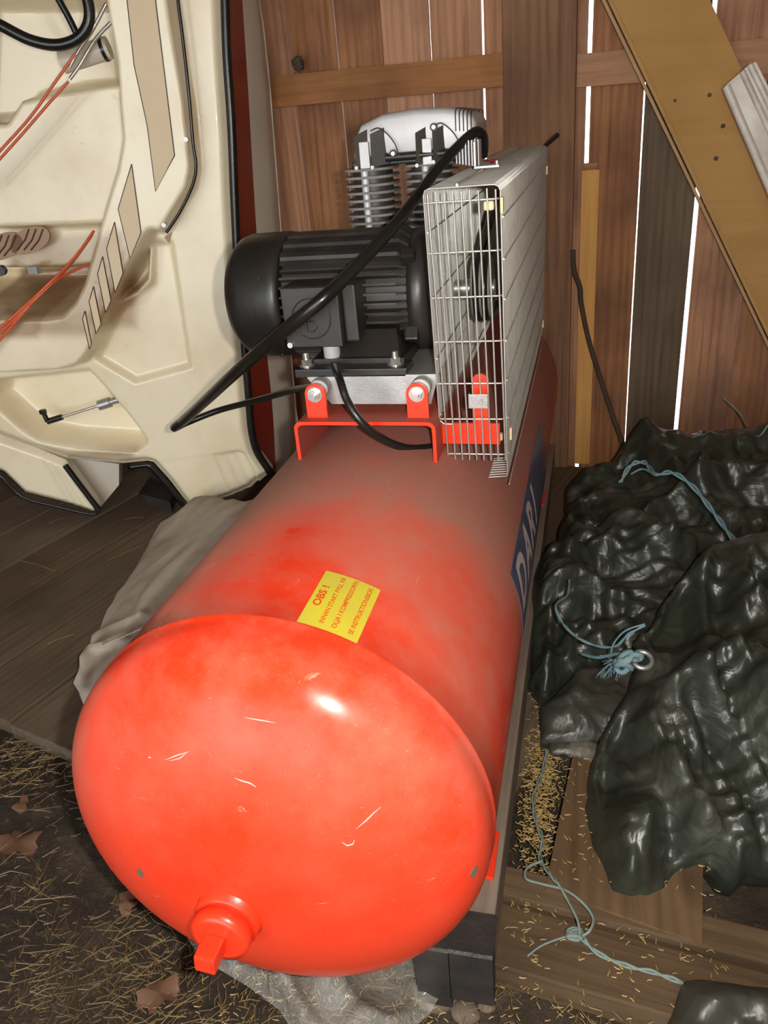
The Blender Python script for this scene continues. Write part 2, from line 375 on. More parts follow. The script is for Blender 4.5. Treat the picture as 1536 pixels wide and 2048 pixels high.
def mat_tarp(name,base,dusty,amt,rough=.33):
    m,nt,b=nodes(name); co=coords(nt,(1,1,1),True); n=tex(nt,co,5,6,.65,.4); n2=tex(nt,co,38,5,.7)
    at=N(nt,'ShaderNodeAttribute',attribute_name='dirt')
    d=mth(nt,'ADD',mth(nt,'MULTIPLY',ramp(nt,n,[(.50,(0,0,0)),(.74,(1,1,1))]),amt),at.outputs['Fac'])
    d=mth(nt,'MULTIPLY',d,ramp(nt,n2,[(.35,(.15,.15,.15)),(.6,(1,1,1))]),True)
    nt.links.new(mixc(nt,d,base,dusty),b.inputs['Base Color']); nt.links.new(mth(nt,'MULTIPLY_ADD',d,.4,c=rough),b.inputs['Roughness'])
    b.inputs['Specular IOR Level'].default_value=.65
    co3=coords(nt,(1,1,1),True); v=N(nt,'ShaderNodeTexVoronoi'); v.inputs['Scale'].default_value=26
    nw=N(nt,'ShaderNodeTexNoise'); nw.inputs['Scale'].default_value=9; nt.links.new(co3,nw.inputs['Vector'])
    va=N(nt,'ShaderNodeVectorMath',operation='MULTIPLY_ADD'); nt.links.new(nw.outputs[1],va.inputs[0]); va.inputs[1].default_value=(.14,.14,.14); nt.links.new(co3,va.inputs[2]); nt.links.new(va.outputs[0],v.inputs['Vector'])
    h=mth(nt,'ADD',mth(nt,'MULTIPLY',v.outputs['Distance'],1.1),mth(nt,'MULTIPLY',tex(nt,co3,16,3,.5,1.5),1.5))
    bump(nt,b,h,.35,.009); return m
M['tarp']=mat_tarp('tarp_plastic',(.026,.031,.022),(.115,.115,.09),.45,.38)
M['tarp_dusty']=mat_tarp('tarp_dusty',(.045,.045,.036),(.30,.26,.20),1.0,.42)
def mat_cloth():
    m,nt,b=nodes('sack_cloth'); co=coords(nt,(1,1,1)); n=tex(nt,co,7,5); 
    nt.links.new(ramp(nt,n,[(.3,(.30,.24,.18)),(.55,(.48,.41,.33)),(.75,(.58,.51,.43))]),b.inputs['Base Color']); b.inputs['Roughness'].default_value=.8
    bump(nt,b,tex(nt,co,300,2),.25,.002); return m
M['cloth']=mat_cloth()
def mat_film():
    m,nt,b=nodes('clear_film'); b.inputs['Base Color'].default_value=(.8,.78,.7,1); b.inputs['Roughness'].default_value=.12
    b.inputs['Alpha'].default_value=.20; b.inputs['Specular IOR Level'].default_value=1.0; b.inputs['Coat Weight'].default_value=1
    co=coords(nt); bump(nt,b,tex(nt,co,30,4,.6,1.5),.8,.01); return m
M['film']=mat_film()
def mat_soil():
    m,nt,b=nodes('soil'); co=coords(nt,(1,1,1),False); n=tex(nt,co,6,7,.7); n2=tex(nt,co,45,5,.7)
    c=ramp(nt,n,[(.3,(.018,.012,.008)),(.5,(.040,.028,.018)),(.72,(.09,.065,.042))]); c=mixc(nt,mth(nt,'MULTIPLY',ramp(nt,n2,[(.58,(0,0,0)),(.7,(1,1,1))]),.5),c,(.22,.165,.09))
    nt.links.new(c,b.inputs['Base Color']); b.inputs['Roughness'].default_value=.95; bump(nt,b,n2,.8,.012); return m
M['soil']=mat_soil()
M['dark']=plain('dark_boards',(.16,.09,.05),.9)

# ================================================================ SETTING
GZ=-.04
m=MB(); nx,ny=90,60; x0,x1,y0,y1=-3.2,1.4,-2.2,1.45
vs=[]; fs=[]
for j in range(ny+1):
    for i in range(nx+1):
        X=x0+(x1-x0)*i/nx; Y=y0+(y1-y0)*j/ny
        vs.append((X,Y,GZ+.012*noise.noise(Vector((X*5,Y*5,0)))+.006*noise.noise(Vector((X*19,Y*19,3)))-.004))
for j in range(ny):
    for i in range(nx): a=j*(nx+1)+i; fs.append((a,a+1,a+nx+2,a+nx+1))
m.add(vs,fs,True); m.bb(-3.2,1.4,y0,2.44,-.3,-.085)
floor=struct(m.obj('floor',M['soil']))
# plank deck, boards run along B, their ends cut along E
TH=math.radians(15.5); Bd=Vector((math.sin(TH),math.cos(TH),0)); Ed=Vector((math.cos(TH),-math.sin(TH),0))
E0=PZ(130,1490,0); R3=Matrix.Rotation(-TH,3,'Z')
def plank(a,w,l0,l1,zt,t,mat,name='plank'):
    c=E0+Ed*(a+w/2)+Bd*((l0+l1)/2); c.z=zt-t/2
    o=MB().box((0,0,0),(w-.009,l1-l0,t),b=.003).obj(name,mat); o.parent=floor; o.location=c; o.rotation_euler=(0,0,-TH); return o
a=-1.55; k=0
ws=[.2,.19,.21,.2,.185,.21,.19,.2,.2,.2,.2,.2,.2,.2,.2]
while a<.86:
    w=ws[k]; jit=random.uniform(-.008,.008); zt=random.uniform(-.003,0)
    if a<.70: plank(a,w,jit,(2.41-E0.y+a*math.sin(TH))/math.cos(TH),zt,.035,M['floor_wood'])
    a+=w; k+=1
# sill plank lying across the plank ends on the right, and the paler plank
rz=-TH
def boxq(c,d,rz,mat,name,b=.003):
    o=MB().box((0,0,0),d,b=b).obj(name,mat); o.location=c; o.rotation_euler=(0,0,rz); return o
pa=PZ(985,1925,0); pb=PZ(1345,2030,0); dirs=(pb-pa).normalized(); ang=math.atan2(dirs.y,dirs.x)
nrm=Vector((-dirs.y,dirs.x,0))
c=pa+dirs*.42+nrm*.045; o=boxq((c.x,c.y,-.022),(1.0,.095,.045),ang,M['sill_wood'],'sill_plank'); o.parent=floor
c=pa+dirs*.44+nrm*.125; o=boxq((c.x,c.y,-.013),(.96,.05,.045),ang,M['sill_wood'],'sill_plank'); o.parent=floor
q=[PZ(1150,1500,0),PZ(1090,1790,0),PZ(1402,1900,0),PZ(1440,1500,0)]
q[0]+= (q[0]-q[1])*1.2; q[3]=q[2]+(q[0]-q[1])*1.0
o=MB().prism([v+Vector((0,0,.002)) for v in q],(0,0,.012)).obj('plank',M['pale_wood']); o.parent=floor
q=[PZ(1006,1763,0),PZ(1085,1785,0),PZ(1110,1650,0)]
# wall: boards, rails, post
WY=2.42; wall=bpy.data.objects.new('wall_back',None); link(wall); wall.location=(0,WY,0); struct(wall)
def board(xa,xb,z0,z1,mat='wall_wood',xa1=None,xb1=None,dy=0,t=.022,name='board'):
    xa1=xa if xa1 is None else xa1; xb1=xb if xb1 is None else xb1; y=WY+dy
    zm=(z0+z1)/2
    m=MB(); n=7; L=[];Rr=[]
    sd=random.random()*50
    for i in range(n):
        s=i/(n-1); z=z0+(z1-z0)*s
        L.append((xa+(xa1-xa)*s+.0025*noise.noise(Vector((z*4,sd,0))),z)); Rr.append((xb+(xb1-xb)*s+.0025*noise.noise(Vector((z*4,sd,9))),z))
    vs=[]
    for (a,z),(b,_) in zip(L,Rr): vs+=[(a,y,z),(b,y,z),(b,y+t,z),(a,y+t,z)]
    fs=[(0,1,2,3),tuple(4*(n-1)+q for q in(3,2,1,0))]
    for i in range(n-1):
        for q in range(4): fs.append((i*4+q,i*4+(q+1)%4,i*4+4+(q+1)%4,i*4+4+q))
    m.add(vs,fs); cx=(xa+xb)/2
    o=m.obj(name,M[mat],base=(cx,y,0)); o.parent=wall; o.location=(cx,y-WY,0); return o
ZT=2.4
g=.0022
edges=[(-.836,.0025),(-.703,.004),(-.573,.0012),(-.4405,.0034),(-.300,.0075)]
xs=-.836
prev=-.836
left=-.965
lst=[]
x=-.836
while x>-3.1: lst.append((x-.131,x-.003)); x-=.134
for a,b in lst: board(a,b,-.12,ZT,dy=random.uniform(0,.004))
for i,(e,gap) in enumerate(edges):
    nxt=edges[i+1][0] if i+1<len(edges) else -.165
    if i==4: nxt=-.165
    board(e+gap/2,nxt-(edges[i+1][1]/2 if i+1<5 else 0),-.12,ZT,dy=random.uniform(0,.004))
board(-.163,-.034,-.12,ZT,xb1=-.0275)          # behind the post
board(-.023,.115,-.12,ZT,xa1=-.0145,dy=.002)
board(.1195,.2565,-.12,ZT,'grey_wood',xb1=.272,xa1=.119)
board(.2705,.405,-.12,ZT,xa1=.282,xb1=.415)
board(.4075,.545,-.12,ZT,xa1=.4165,dy=.003); board(.553,.69,-.12,ZT)
x=.695
while x<1.4: board(x,x+.13,-.12,ZT); x+=.134
# post
pm=MB().bb(-.243,-.057,WY-.055,WY-.001,0,ZT,b=.006).obj('post',M['post_wood'],base=(-.15,WY,0)); pm.parent=wall; pm.location=(-.15,0,0)
pm['label']='wide upright post board'
def rail(x0,x1,za,zb,ha,hb,y0=WY-.035,y1=WY-.0005):
    m=MB(); n=14; vs=[]
    for i in range(n+1):
        s=i/n; X=x0+(x1-x0)*s; zb_=za+(zb-za)*s+.002*noise.noise(Vector((X*6,1,x0))); h=ha+(hb-ha)*s+.003*noise.noise(Vector((X*5,4,x0)))
        vs+=[(X,y0,zb_),(X,y0,zb_+h),(X,y1,zb_+h),(X,y1,zb_)]
    fs=[(0,1,2,3),tuple(4*n+q for q in(3,2,1,0))]
    for i in range(n):
        for q in range(4): fs.append((i*4+q,i*4+(q+1)%4,i*4+4+(q+1)%4,i*4+4+q))
    m.add(vs,fs); cx=(x0+x1)/2; o=m.obj('rail',M['rail_wood'],base=(cx,WY,za)); o.parent=wall; o.location=(cx,0,za); return o
rail(-3.1,-.244,1.112,1.088,.070,.078); rail(-.056,.9,1.070,1.045,.075,.08)
# unseen rest of the barn
def sbox(name,*a): return struct(MB().bb(*a).obj(name,M['dark']))
sbox('wall_left',-3.2,-3.1,-2.3,2.5,-.1,ZT); sbox('wall_right',1.4,1.5,-2.3,2.5,-.1,ZT)
sbox('ceiling',-3.2,1.5,-2.3,2.5,ZT,ZT+.05)
f=MB(); f.bb(-3.2,-2.3,-2.35,-2.25,-.1,ZT); f.bb(.5,1.5,-2.35,-2.25,-.1,ZT); f.bb(-2.3,.5,-2.35,-2.25,2.1,ZT); struct(f.obj('wall_front',M['dark']))
struct(MB().bb(-20,20,WY+.08,40,-.25,-.2).obj('ground_outside',M['white_ground']))
struct(MB().bb(-9,9,-12,-2.4,-.35,-.1).obj('ground_outside',M['white_ground']))

# ================================================================ COMPRESSOR
TX,TZ,R=-.3348,.3332,.25; YN,YF=.613,2.17; HD=.115; HP,HQ=2.15,2.2
base=Vector((TX,1.3,0))
comp=thing('air_compressor','large red horizontal-tank air compressor with black motor and wire belt guard','compressor',base)
prof=[]
for i in range(0,25):
    t=math.pi/2*i/24; prof.append((YN-HD*max(math.cos(t),0)**(2/HQ),R*math.sin(t)**(2/HP)))
prof+= [(YN+.010,R+.0002),(YN+.0125,R+.0016),(YN+.015,R+.0016),(YN+.0185,R)]
for i in range(1,30): prof.append((YN+.0215+(YF-YN-.03)*i/30,R))
prof+=[(YF-.008,R+.0015),(YF,R+.0015)]
for i in range(1,25):
    t=math.pi/2*i/24; prof.append((YF+HD*math.sin(t),R*math.cos(t)))
tank=MB().lathe((TX,0,TZ),(0,1,0),prof,128).obj('tank',M['tank'],comp)
def cylpt(ang,y,r=R): a=math.radians(ang); return Vector((TX+r*math.sin(a),y,TZ+r*math.cos(a)))
def wrap(verts,faces,name,mat,parent,off):     # verts in (angle-metres, y)
    m=MB(); m.add([cylpt(math.degrees(u/R),y,R+off) for u,y in verts],faces); return m.obj(name,mat,parent)
def patch(u0,u1,y0,y1,name,mat,parent,off,nu=12,shape=None):
    vs=[];fs=[]
    for layer in (0,1):
        for i in range(nu+1):
            for j in range(2):
                u=u0+(u1-u0)*i/nu; y=(y0 if j==0 else y1)
                vs.append(cylpt(math.degrees(u/R),y,R+(off if layer else .0001)))
    n=(nu+1)*2
    for i in range(nu):
        fs.append((n+2*i,n+2*i+1,n+2*i+3,n+2*i+2))
        fs.append((2*i,2*i+2,n+2*i+2,n+2*i)); fs.append((2*i+1,n+2*i+1,n+2*i+3,2*i+3))
    fs+=[(0,n,n+1,1),(2*nu,2*nu+1,n+2*nu+1,n+2*nu)]
    return MB().add(vs,fs,False).obj(name,mat,parent)
def text_mesh(s,bold=0):
    cu=bpy.data.curves.new('t','FONT'); cu.body=s; cu.size=1; cu.offset=bold; cu.resolution_u=3
    ob=bpy.data.objects.new('t',cu); link(ob); dg=bpy.context.evaluated_depsgraph_get(); dg.update()
    me=bpy.data.meshes.new_from_object(ob.evaluated_get(dg)); bm=bmesh.new(); bm.from_mesh(me)
    bmesh.ops.triangulate(bm,faces=bm.faces[:])
    V=[v.co.copy() for v in bm.verts]; Fc=[tuple(v.index for v in f.verts) for f in bm.faces]; bm.free()
    bpy.data.objects.remove(ob); bpy.data.curves.remove(cu); bpy.data.meshes.remove(me)
    return V,Fc
def fit_text(s,x0,x1,y0,y1,bold=0,shear=0):
    V,Fc=text_mesh(s,bold); ax=min(v.x for v in V); bx=max(v.x for v in V); ay=0; by=.69+0*max(v.y for v in V)
    return [(x0+(v.x-ax)/(bx-ax)*(x1-x0)+shear*((v.y-ay)/(by-ay)),y0+(v.y-ay)/(by-ay)*(y1-y0)) for v in V],Fc
# yellow notice: runs away from the camera, letters' tops towards the left
ang0,ang1=math.radians(11.9)*R,math.radians(27.0)*R; ys0,ys1=.629,.732
note=patch(ang0,ang1,ys0,ys1,'warning_label',M['yellow'],tank,.0009); note['label']='yellow oil notice with orange capital letters'
LW,LH=ys1-ys0,ang1-ang0
tm=MB()
for s,s0,s1,ta,tb,bd in (('OBS !',.335,.715,.075,.20,.035),('INNAN START FYLL PÅ',.09,.955,.315,.39,.022),('OLJA I KOMPRESSORN.',.078,.98,.525,.605,.022),('SE INSTRUKTIONSBOK.',.085,.965,.805,.885,.022)):
    V,Fc=fit_text(s,s0*LW,s1*LW,0,(tb-ta)*LH,bd)
    tm.add([cylpt(math.degrees((ang0+tb*LH-v)/R),ys0+u,R+.0014) for u,v in V],Fc)
tm.obj('lettering',M['ink'],tank)['kind']='stuff'
bl0,bl1=math.radians(68.5)*R,math.radians(108)*R
bl=patch(bl0,bl1,.997,1.62,'name_label',M['blue'],tank,.0009,24); bl['label']='long blue label with pale slanted letters'
tm=MB()
for ch,a,b in (('D',1.008,1.085),('A',1.098,1.188),('R',1.200,1.275),('I',1.292,1.312)):
    V,Fc=fit_text(ch,a,b,0,.062,.03,.026)
    bm=bmesh.new(); vv=[bm.verts.new((u,v,0)) for u,v in V]
    for f_ in Fc:
        try: bm.faces.new([vv[i] for i in f_])
        except Exception: pass
    for _ in range(2):
        bmesh.ops.subdivide_edges(bm,edges=[e for e in bm.edges if e.calc_length()>.012],cuts=1); bmesh.ops.triangulate(bm,faces=bm.faces[:])
    bm.verts.index_update()
    tm.add([cylpt(math.degrees((math.radians(71)*R+.062-v.co.y)/R),v.co.x,R+.0016) for v in bm.verts],[tuple(v.index for v in f.verts) for f in bm.faces]); bm.free()
tm.obj('lettering',M['letter'],tank)['kind']='stuff'
# drain plug on the front head
pc=PY(474,1797,.52)
MB().lathe((pc.x,0,pc.z),(0,1,0),[(.489,.030),(.490,.0355),(.500,.0365),(.502,.0385),(.515,.0395),(.58,.042)],48).obj('plug_boss',M['red'],tank)
MB().lathe((pc.x,0,pc.z),(0,1,0),[(.470,.026),(.4715,.0325),(.4835,.0335),(.486,.030),(.492,.030)],48).obj('drain_plug',M['red'],tank)
m=MB().box((pc.x-.004,.457,pc.z-.004),(.023,.028,.023),Matrix.Rotation(.12,3,'Y'),b=.0025); m.obj('plug_square',M['red'],tank)
def headpt(px,py,off=.0):      # point on the front dished head
    d=ray(px,py); lo=.3; f=lambda p:(math.hypot(p.x-TX,p.z-TZ)/R)**HP+(max(YN-p.y,0)/HD)**HQ-1
    t=.4
    while f(CAM+d*t)>0 and t<3: t+=.004
    lo=t-.004; hi=t
    for _ in range(20):
        m_=(lo+hi)/2; lo,hi=(m_,hi) if f(CAM+d*m_)>0 else (lo,m_)
    p=CAM+d*hi; e=1e-4; n=Vector([(f(p+Vector([e if i==j else 0 for j in range(3)]))-f(p))/e for i in range(3)]).normalized(); return p+n*off,n
for px_,py_,a_,b_,t_ in ((281,1745,4,10,-.45),(948,1744,5,13,.45)):
    pts=[]; 
    for i in range(12):
        t=2*math.pi*i/12; u_,v_=a_*math.cos(t),b_*math.sin(t); pts.append(headpt(px_+u_*math.cos(t_)-v_*math.sin(t_),py_+u_*math.sin(t_)+v_*math.cos(t_),.0002)[0])
    nn=headpt(px_,py_)[1]; MB().prism(pts,nn*.0006).obj('paint_chip',M['stone'],tank)
for pts in ([(330,1520),(352,1511),(378,1503)],[(338,1522),(360,1516),(374,1505)],[(296,1516),(299,1514),(302,1516)],[(762,1614),(745,1628),(733,1640),(712,1658)],[(684,1684),(694,1691),(706,1688),(709,1680)],[(490,1435),(520,1440),(552,1446)],[(470,1556),(485,1562),(500,1566),(512,1574)]):
    MB().tube([headpt(a_,b_,.0001)[0] for a_,b_ in pts],[.0002]+[.0008]*(len(pts)-2)+[.0002],4).obj('paint_scratch',M['white'],tank)
# tank feet
for s in (-1,1):
    for y in (.785,1.95):
        f=MB(); f.bb(TX+s*.195-.035,TX+s*.195+.035,y-.04,y+.04,.086,.092,b=.001); f.bb(TX+s*.17-.003,TX+s*.17+.003,y-.04,y+.04,.09,.15)
        f.obj('foot_bracket',M['red'],tank)
    f=MB()
# bracket
BX0,BX1,BY0,BY1,BZ=-.447,-.221,1.10,1.46,.622
def arch(n=5):
    r=.012; zl=.548; pts=[(BX0,zl)]
    for i in range(n+1):
        t=math.pi/2*i/n; pts.append((BX0+r-r*math.cos(t),BZ-r+r*math.sin(t)))
    for i in range(n+1):
        t=math.pi/2*i/n; pts.append((BX1-r+r*math.sin(t),BZ-r+r*math.cos(t)))
    pts.append((BX1,zl)); return pts
oc=arch(); T=.0055
m=MB(); vs=[]; cxm=(BX0+BX1)/2
inn=[(x+(T if x<cxm else -T)*(1 if z<BZ-.006 else .6),(z-(T if z>BZ-.013 else 0))) for x,z in oc]
for y in (BY0,BY1): vs+=[(x,y,z) for x,z in oc]+[(x,y,z) for x,z in inn]
n=len(oc); fs=[]
for i in range(n-1):
    fs+=[(i,i+1,n+i+1,n+i),(2*n+i,3*n+i,3*n+i+1,2*n+i+1),(i,2*n+i,2*n+i+1,i+1),(n+i,n+i+1,3*n+i+1,3*n+i)]
fs+=[(0,n,3*n,2*n),(n-1,3*n-1,4*n-1,2*n-1)]
m.add(vs,fs); m.bb(BX0-.0,BX0+.02,BY0,BY1,.545,.551)
bracket=m.obj('motor_bracket',M['reddust'],comp)
# front lip of bracket is cleaner red
lip=MB(); vs=[];k=0
for y in (BY0-.0012,BY0+.0005): vs+=[(x,y,z) for x,z in oc]+[(x,y,z) for x,z in inn]
lip.add(vs,fs); lip.obj('bracket_edge',M['red'],bracket)
for y in (1.118,1.40):
    for xx in (-.4125,-.2505):
        zc=.660; r=.0165
        pts=[(xx-r,BZ-.0)]+[(xx-r*math.cos(t),zc+r*math.sin(t)) for t in [math.pi*i/14 for i in range(15)]]+[(xx+r,BZ)]
        lug=MB().prism([(a,y,b) for a,b in pts],(0,.006,0)).obj('lug',M['red'],bracket)
        if y<1.2:
            w=MB(); w.cyl((xx,y-.002,zc),(xx,y,zc),.0120,28); w.cyl((xx,y-.010,zc),(xx,y-.002,zc),.0092,6,smooth=False,rot=.4); w.cyl((xx,y-.016,zc),(xx,y-.01,zc),.0055,16)
            w.obj('bolt',M['bolt'],bracket)
            w=MB(); 
            for q in range(3): w.lathe((xx+.0045,0,zc+.006),(0,1,0),[(y+.008+q*.006,.0145),(y+.009+q*.006,.0155),(y+.012+q*.006,.0145)],28)
            w.obj('washer',M['galv'],bracket)
# galvanised adjustable rail under the motor
m=MB(); y=1.145
p=[PY(615,757,y),PY(876,752,y),PY(862,808,y),PY(663,808,y)]
m.prism(p,(0,.003,0)); a,b_=p[0],p[1]
m.prism([a,b_,b_+Vector((0,.30,0)),a+Vector((0,.30,0))],(0,0,.003)); m.prism([q+Vector((0,.28,0)) for q in p],(0,.003,0))
m.obj('mounting_rail',M['galv'],comp)
# motor
MX0,MX1,MY,MZ,MR=-.612,-.25,1.335,.772,.101
motor=bpy.data.objects.new('electric_motor',None); link(motor); motor.parent=comp
def mo(mb,name,mat): return mb.obj(name,M[mat],motor)
fc=[(0,.0)]; 
fan=MB().lathe((MX0,MY,MZ),(1,0,0),[(0,.001),(.0,.045),(.004,.068),(.012,.086),(.026,.099),(.042,.1045),(.095,.1055),(.112,.1055),(.1125,.098)],64)
fanc=mo(fan,'fan_cover','motor')
b=MB()
for t in (25,115,205,295,):
    b=MB(); tt=math.radians(t); q=Vector((MX0+.085,MY-math.cos(tt)*.105,MZ+math.sin(tt)*.105)); b.cyl(q,q+Vector((0,-math.cos(tt)*.003,math.sin(tt)*.003)),.0035,10)
    b.obj('screw',M['motor'],motor)
mo(MB().lathe((0,MY,MZ),(1,0,0),[(MX0+.115,.088),(MX1-.02,.088)],48),'motor_body','fincast')
for k in range(44):
    t=2*math.pi*k/44
    up=math.sin(t)
    if .45<up: hgt=.101
    else: hgt=.106
    if up>.62: continue
    d=Vector((0,-math.cos(t),math.sin(t)))
    if abs(up)<.99:
        c=Vector(((MX0+.115+MX1-.035)/2,MY,MZ)); L=(MX1-.035)-(MX0+.115)
        sd=Vector((1,0,0)).cross(d)
        f=MB(); th=.0017
        pr=[(0,.085),(L,.085),(L,hgt-.010),(L-.014,hgt),(0.003,hgt),(0,hgt-.003)]
        f.prism([Vector((MX0+.115+a,MY,MZ))+d*r_-sd*th for a,r_ in pr],sd*2*th)
        f.obj('cooling_fin',M['fincast'],motor)
# smoother ribbed crown
m=MB(); n=40; vs=[];fs=[]
ts=[math.radians(38+ (142-38)*i/n) for i in range(n+1)]
for X in (MX0+.115,MX1-.05,MX1-.035):
    for i,t in enumerate(ts):
        r_=.100+(.0035 if (i//3)%2 else 0); r_-= .012 if X==MX1-.035 else 0
        vs.append((X,MY-math.cos(t)*r_,MZ+math.sin(t)*r_))
for j in range(2):
    for i in range(n): a=j*(n+1)+i; fs.append((a,a+1,a+n+2,a+n+1))
m.add(vs,fs); mo(m,'motor_crown','fincast')
mo(MB().lathe((0,MY,MZ),(1,0,0),[(MX1-.034,.085),(MX1-.033,.099),(MX1-.022,.102),(MX1-.012,.100),(MX1,.094),(MX1+.004,.06),(MX1+.008,.02)],56),'end_shield','motor')
for t in (40,140,-30,-150):
    tt=math.radians(t); q=Vector((MX1-.03,MY-math.cos(tt)*.104,MZ+math.sin(tt)*.104))
    MB().box(q,(.022,.018,.024),Matrix.Rotation(tt,3,'X'),b=.003).obj('shield_lug',M['motor'],motor)
# terminal box
tb=MB().box((-.4205,1.215,.7675),(.094,.09,.094),b=.004); tbx=mo(tb,'terminal_box','motor')
MB().bb(-.3735,-.352,1.185,1.26,.725,.812,b=.003).obj('box_neck',M['fincast'],motor)
lidm=MB(); lidm.bb(-.4665,-.3745,1.1665,1.172,.7215,.8135,b=.002); mo(lidm,'terminal_lid','motor')
em=MB(); ecx,ecz,ey=-.4205,.7665,1.1655
em.tube([(ecx+.031*math.cos(a),ey+.0006,ecz+.031*math.sin(a)) for a in [2*math.pi*i/36 for i in range(36)]],.0011,6,True)
for dz,flip in ((.011,0),(-.012,0)):
    em.tube([(ecx-.008,ey+.0006,ecz+dz-.008),(ecx-.008,ey+.0006,ecz+dz+.008),(ecx+.002,ey+.0006,ecz+dz+.008),(ecx+.009,ey+.0006,ecz+dz),(ecx+.002,ey+.0006,ecz+dz-.008)],.001,6,True)
mo(em,'lid_emblem','motor')
for zx in ((-.460,.7265),): MB().cyl((zx[0],1.162,zx[1]),(zx[0],1.168,zx[1]),.0045,12).obj('screw',M['bolt'],motor)
# motor feet
m=MB(); yy=1.15
p=[PY(592,750,yy),PY(808,752,yy),PY(822,738,yy),PY(600,736,yy)]
zb=p[0].z
m.bb(-.452,-.27,1.145,1.195,.678,.692,b=.002); m.bb(-.452,-.27,1.44,1.49,.678,.692,b=.002)
m.prism([(-.425,1.19,.69),(-.295,1.19,.69),(-.315,1.25,.722),(-.405,1.25,.722)],(0,.18,0))
m.prism([(-.415,1.175,.69),(-.285,1.175,.69),(-.30,1.22,.735),(-.40,1.22,.735)],(0,.05,0))
m.bb(-.43,-.28,1.175,1.47,.682,.70)
mo(m,'motor_foot','motor')
for px_ in (614,791):
    q=PY(px_,738,1.165); w=MB(); z=.692; w.cyl((q.x,1.168,z),(q.x,1.168,z+.002),.0125,24); w.cyl((q.x,1.168,z+.002),(q.x,1.168,z+.011),.0088,6,smooth=False); w.cyl((q.x,1.168,z+.011),(q.x,1.168,z+.021),.005,14)
    w.obj('bolt',M['bolt'],motor)
# cable gland + motor cable
gx=PY(664,720,1.185).x
gl=MB(); gl.cyl((gx,1.19,.722),(gx,1.19,.700),.0135,24); gl.cyl((gx,1.19,.700),(gx,1.19,.688),.0155,6,smooth=False); gl.cyl((gx,1.19,.688),(gx,1.19,.681),.0125,20)
gl.obj('cable_gland',M['grey_plastic'],motor)
cable=[Vector((gx,1.19,.69)),PY(680,760,1.10),PY(694,800,1.078),PY(722,843,1.07),PY(765,878,1.085),PY(812,896,1.11),PY(855,895,1.14),PY(885,888,1.18)]
MB().tube(spline(cable,8),.0062,10).obj('motor_cable',M['rubber'],comp)
# support arm for the guard, with clip
m=MB(); m.bb(BX1-.001,-.131,1.153,1.159,.566,.600,b=.0005); m.bb(-.172,-.146,1.151,1.157,.59,.667)
m.prism([(-.159-.013*math.cos(t),1.151,.667+.013*math.sin(t)) for t in [math.pi*i/12 for i in range(13)]],(0,.006,0))
arm=m.obj('guard_arm',M['red'],comp)
m=MB(); m.bb(-.1735,-.1455,1.1295,1.1315,.633,.655,b=.0005); m.cyl((-.1595,1.126,.644),(-.1595,1.131,.644),.006,20); m.bb(-.1745,-.172,1.131,1.137,.633,.655)
m.obj('wire_clip',M['galv'],comp)
# ---- belt guard (welded wire cage)
GX0,GX1=-.222,-.1195; GT=.946
def gfy(z): return 1.112+(.946-z)*.085          # front face leans slightly
guard=bpy.data.objects.new('belt_guard',None); link(guard); guard.parent=comp
def gw(pts,r=.00135,n=6,name='guard_wire'): return MB().tube(pts,r,n).obj(name,M['wire'],guard)
GB=.545; NB=.535
GYF_T,GYF_B=2.20,2.05
ZB_R=.513
# right side, top and left side: hoops spaced along y (joined: more than 300 wires, each under a few pixels)
hoops=MB(); nh=96
for i in range(nh):
    s=i/(nh-1); yt=1.112+s*(GYF_T-1.112); yb=gfy(ZB_R)+s*(GYF_B-gfy(ZB_R))
    c=.008
    def yat(z): return yt+(yb-yt)*(GT-z)/(GT-ZB_R)
    lowL=.60
    pts=[(GX0,yat(lowL),lowL),(GX0,yat(GT-c),GT-c),(GX0+c*.3,yt,GT-c*.3),(GX0+c,yt,GT),(GX1-c,yt,GT),(GX1-c*.3,yt,GT-c*.3),(GX1,yat(GT-c),GT-c),(GX1,yat(ZB_R+.004),ZB_R+.004)]
    if i<9: pts+=[(GX1-.002,yb,ZB_R+.001),(GX1-.03,yb+.001,ZB_R-.002-.0*i)]
    if i in (0,): gw(pts)
    else: hoops.tube(pts,.0013,5)
ho=hoops.obj('side_wires',M['wire'],guard); stuff(ho)
# long wires on right side, left side, top
for z in (.905,.850,.795,.735,.675,.615,.555,.500):
    def ya(z,s): 
        yt=1.112+s*(GYF_T-1.112); yb=gfy(ZB_R)+s*(GYF_B-gfy(ZB_R)); return yt+(yb-yt)*(GT-z)/(GT-ZB_R)
    gw([(GX1+.0022,ya(z,0),z),(GX1+.0022,ya(z,1),z)])
for z in (.89,.80,.71,.62): gw([(GX0+.0022,gfy(z),z),(GX0+.0022,2.15,z)])
for X in (-.176,): gw([(X,1.110,GT+.0025),(X,2.20,GT+.0025)],.0018)
# front grille
for i in range(9):
    X=GX0+.006+i*.0113; z1=GT-.004 if i%2 else GT-.006
    gw([(X-.0002,gfy(z1)-.002,z1),(X+.004,gfy(GB)-.002,GB-.002)],.0014)
for z in (.928,.862,.800,.735,.670,.612,.5520):
    c=.008; y=gfy(z)
    pts=[(GX0+ (0 if z>.6 else .009),y+.0008,z),(GX1-c,y+.0008,z),(GX1-.003,y+.003,z),(GX1,y+.008,z)]
    gw(pts,.0014)
gw([(GX0,gfy(.61),.61),(GX0+.0065,gfy(.605),.604),(GX0+.02,gfy(.604),.6035)],.0014)
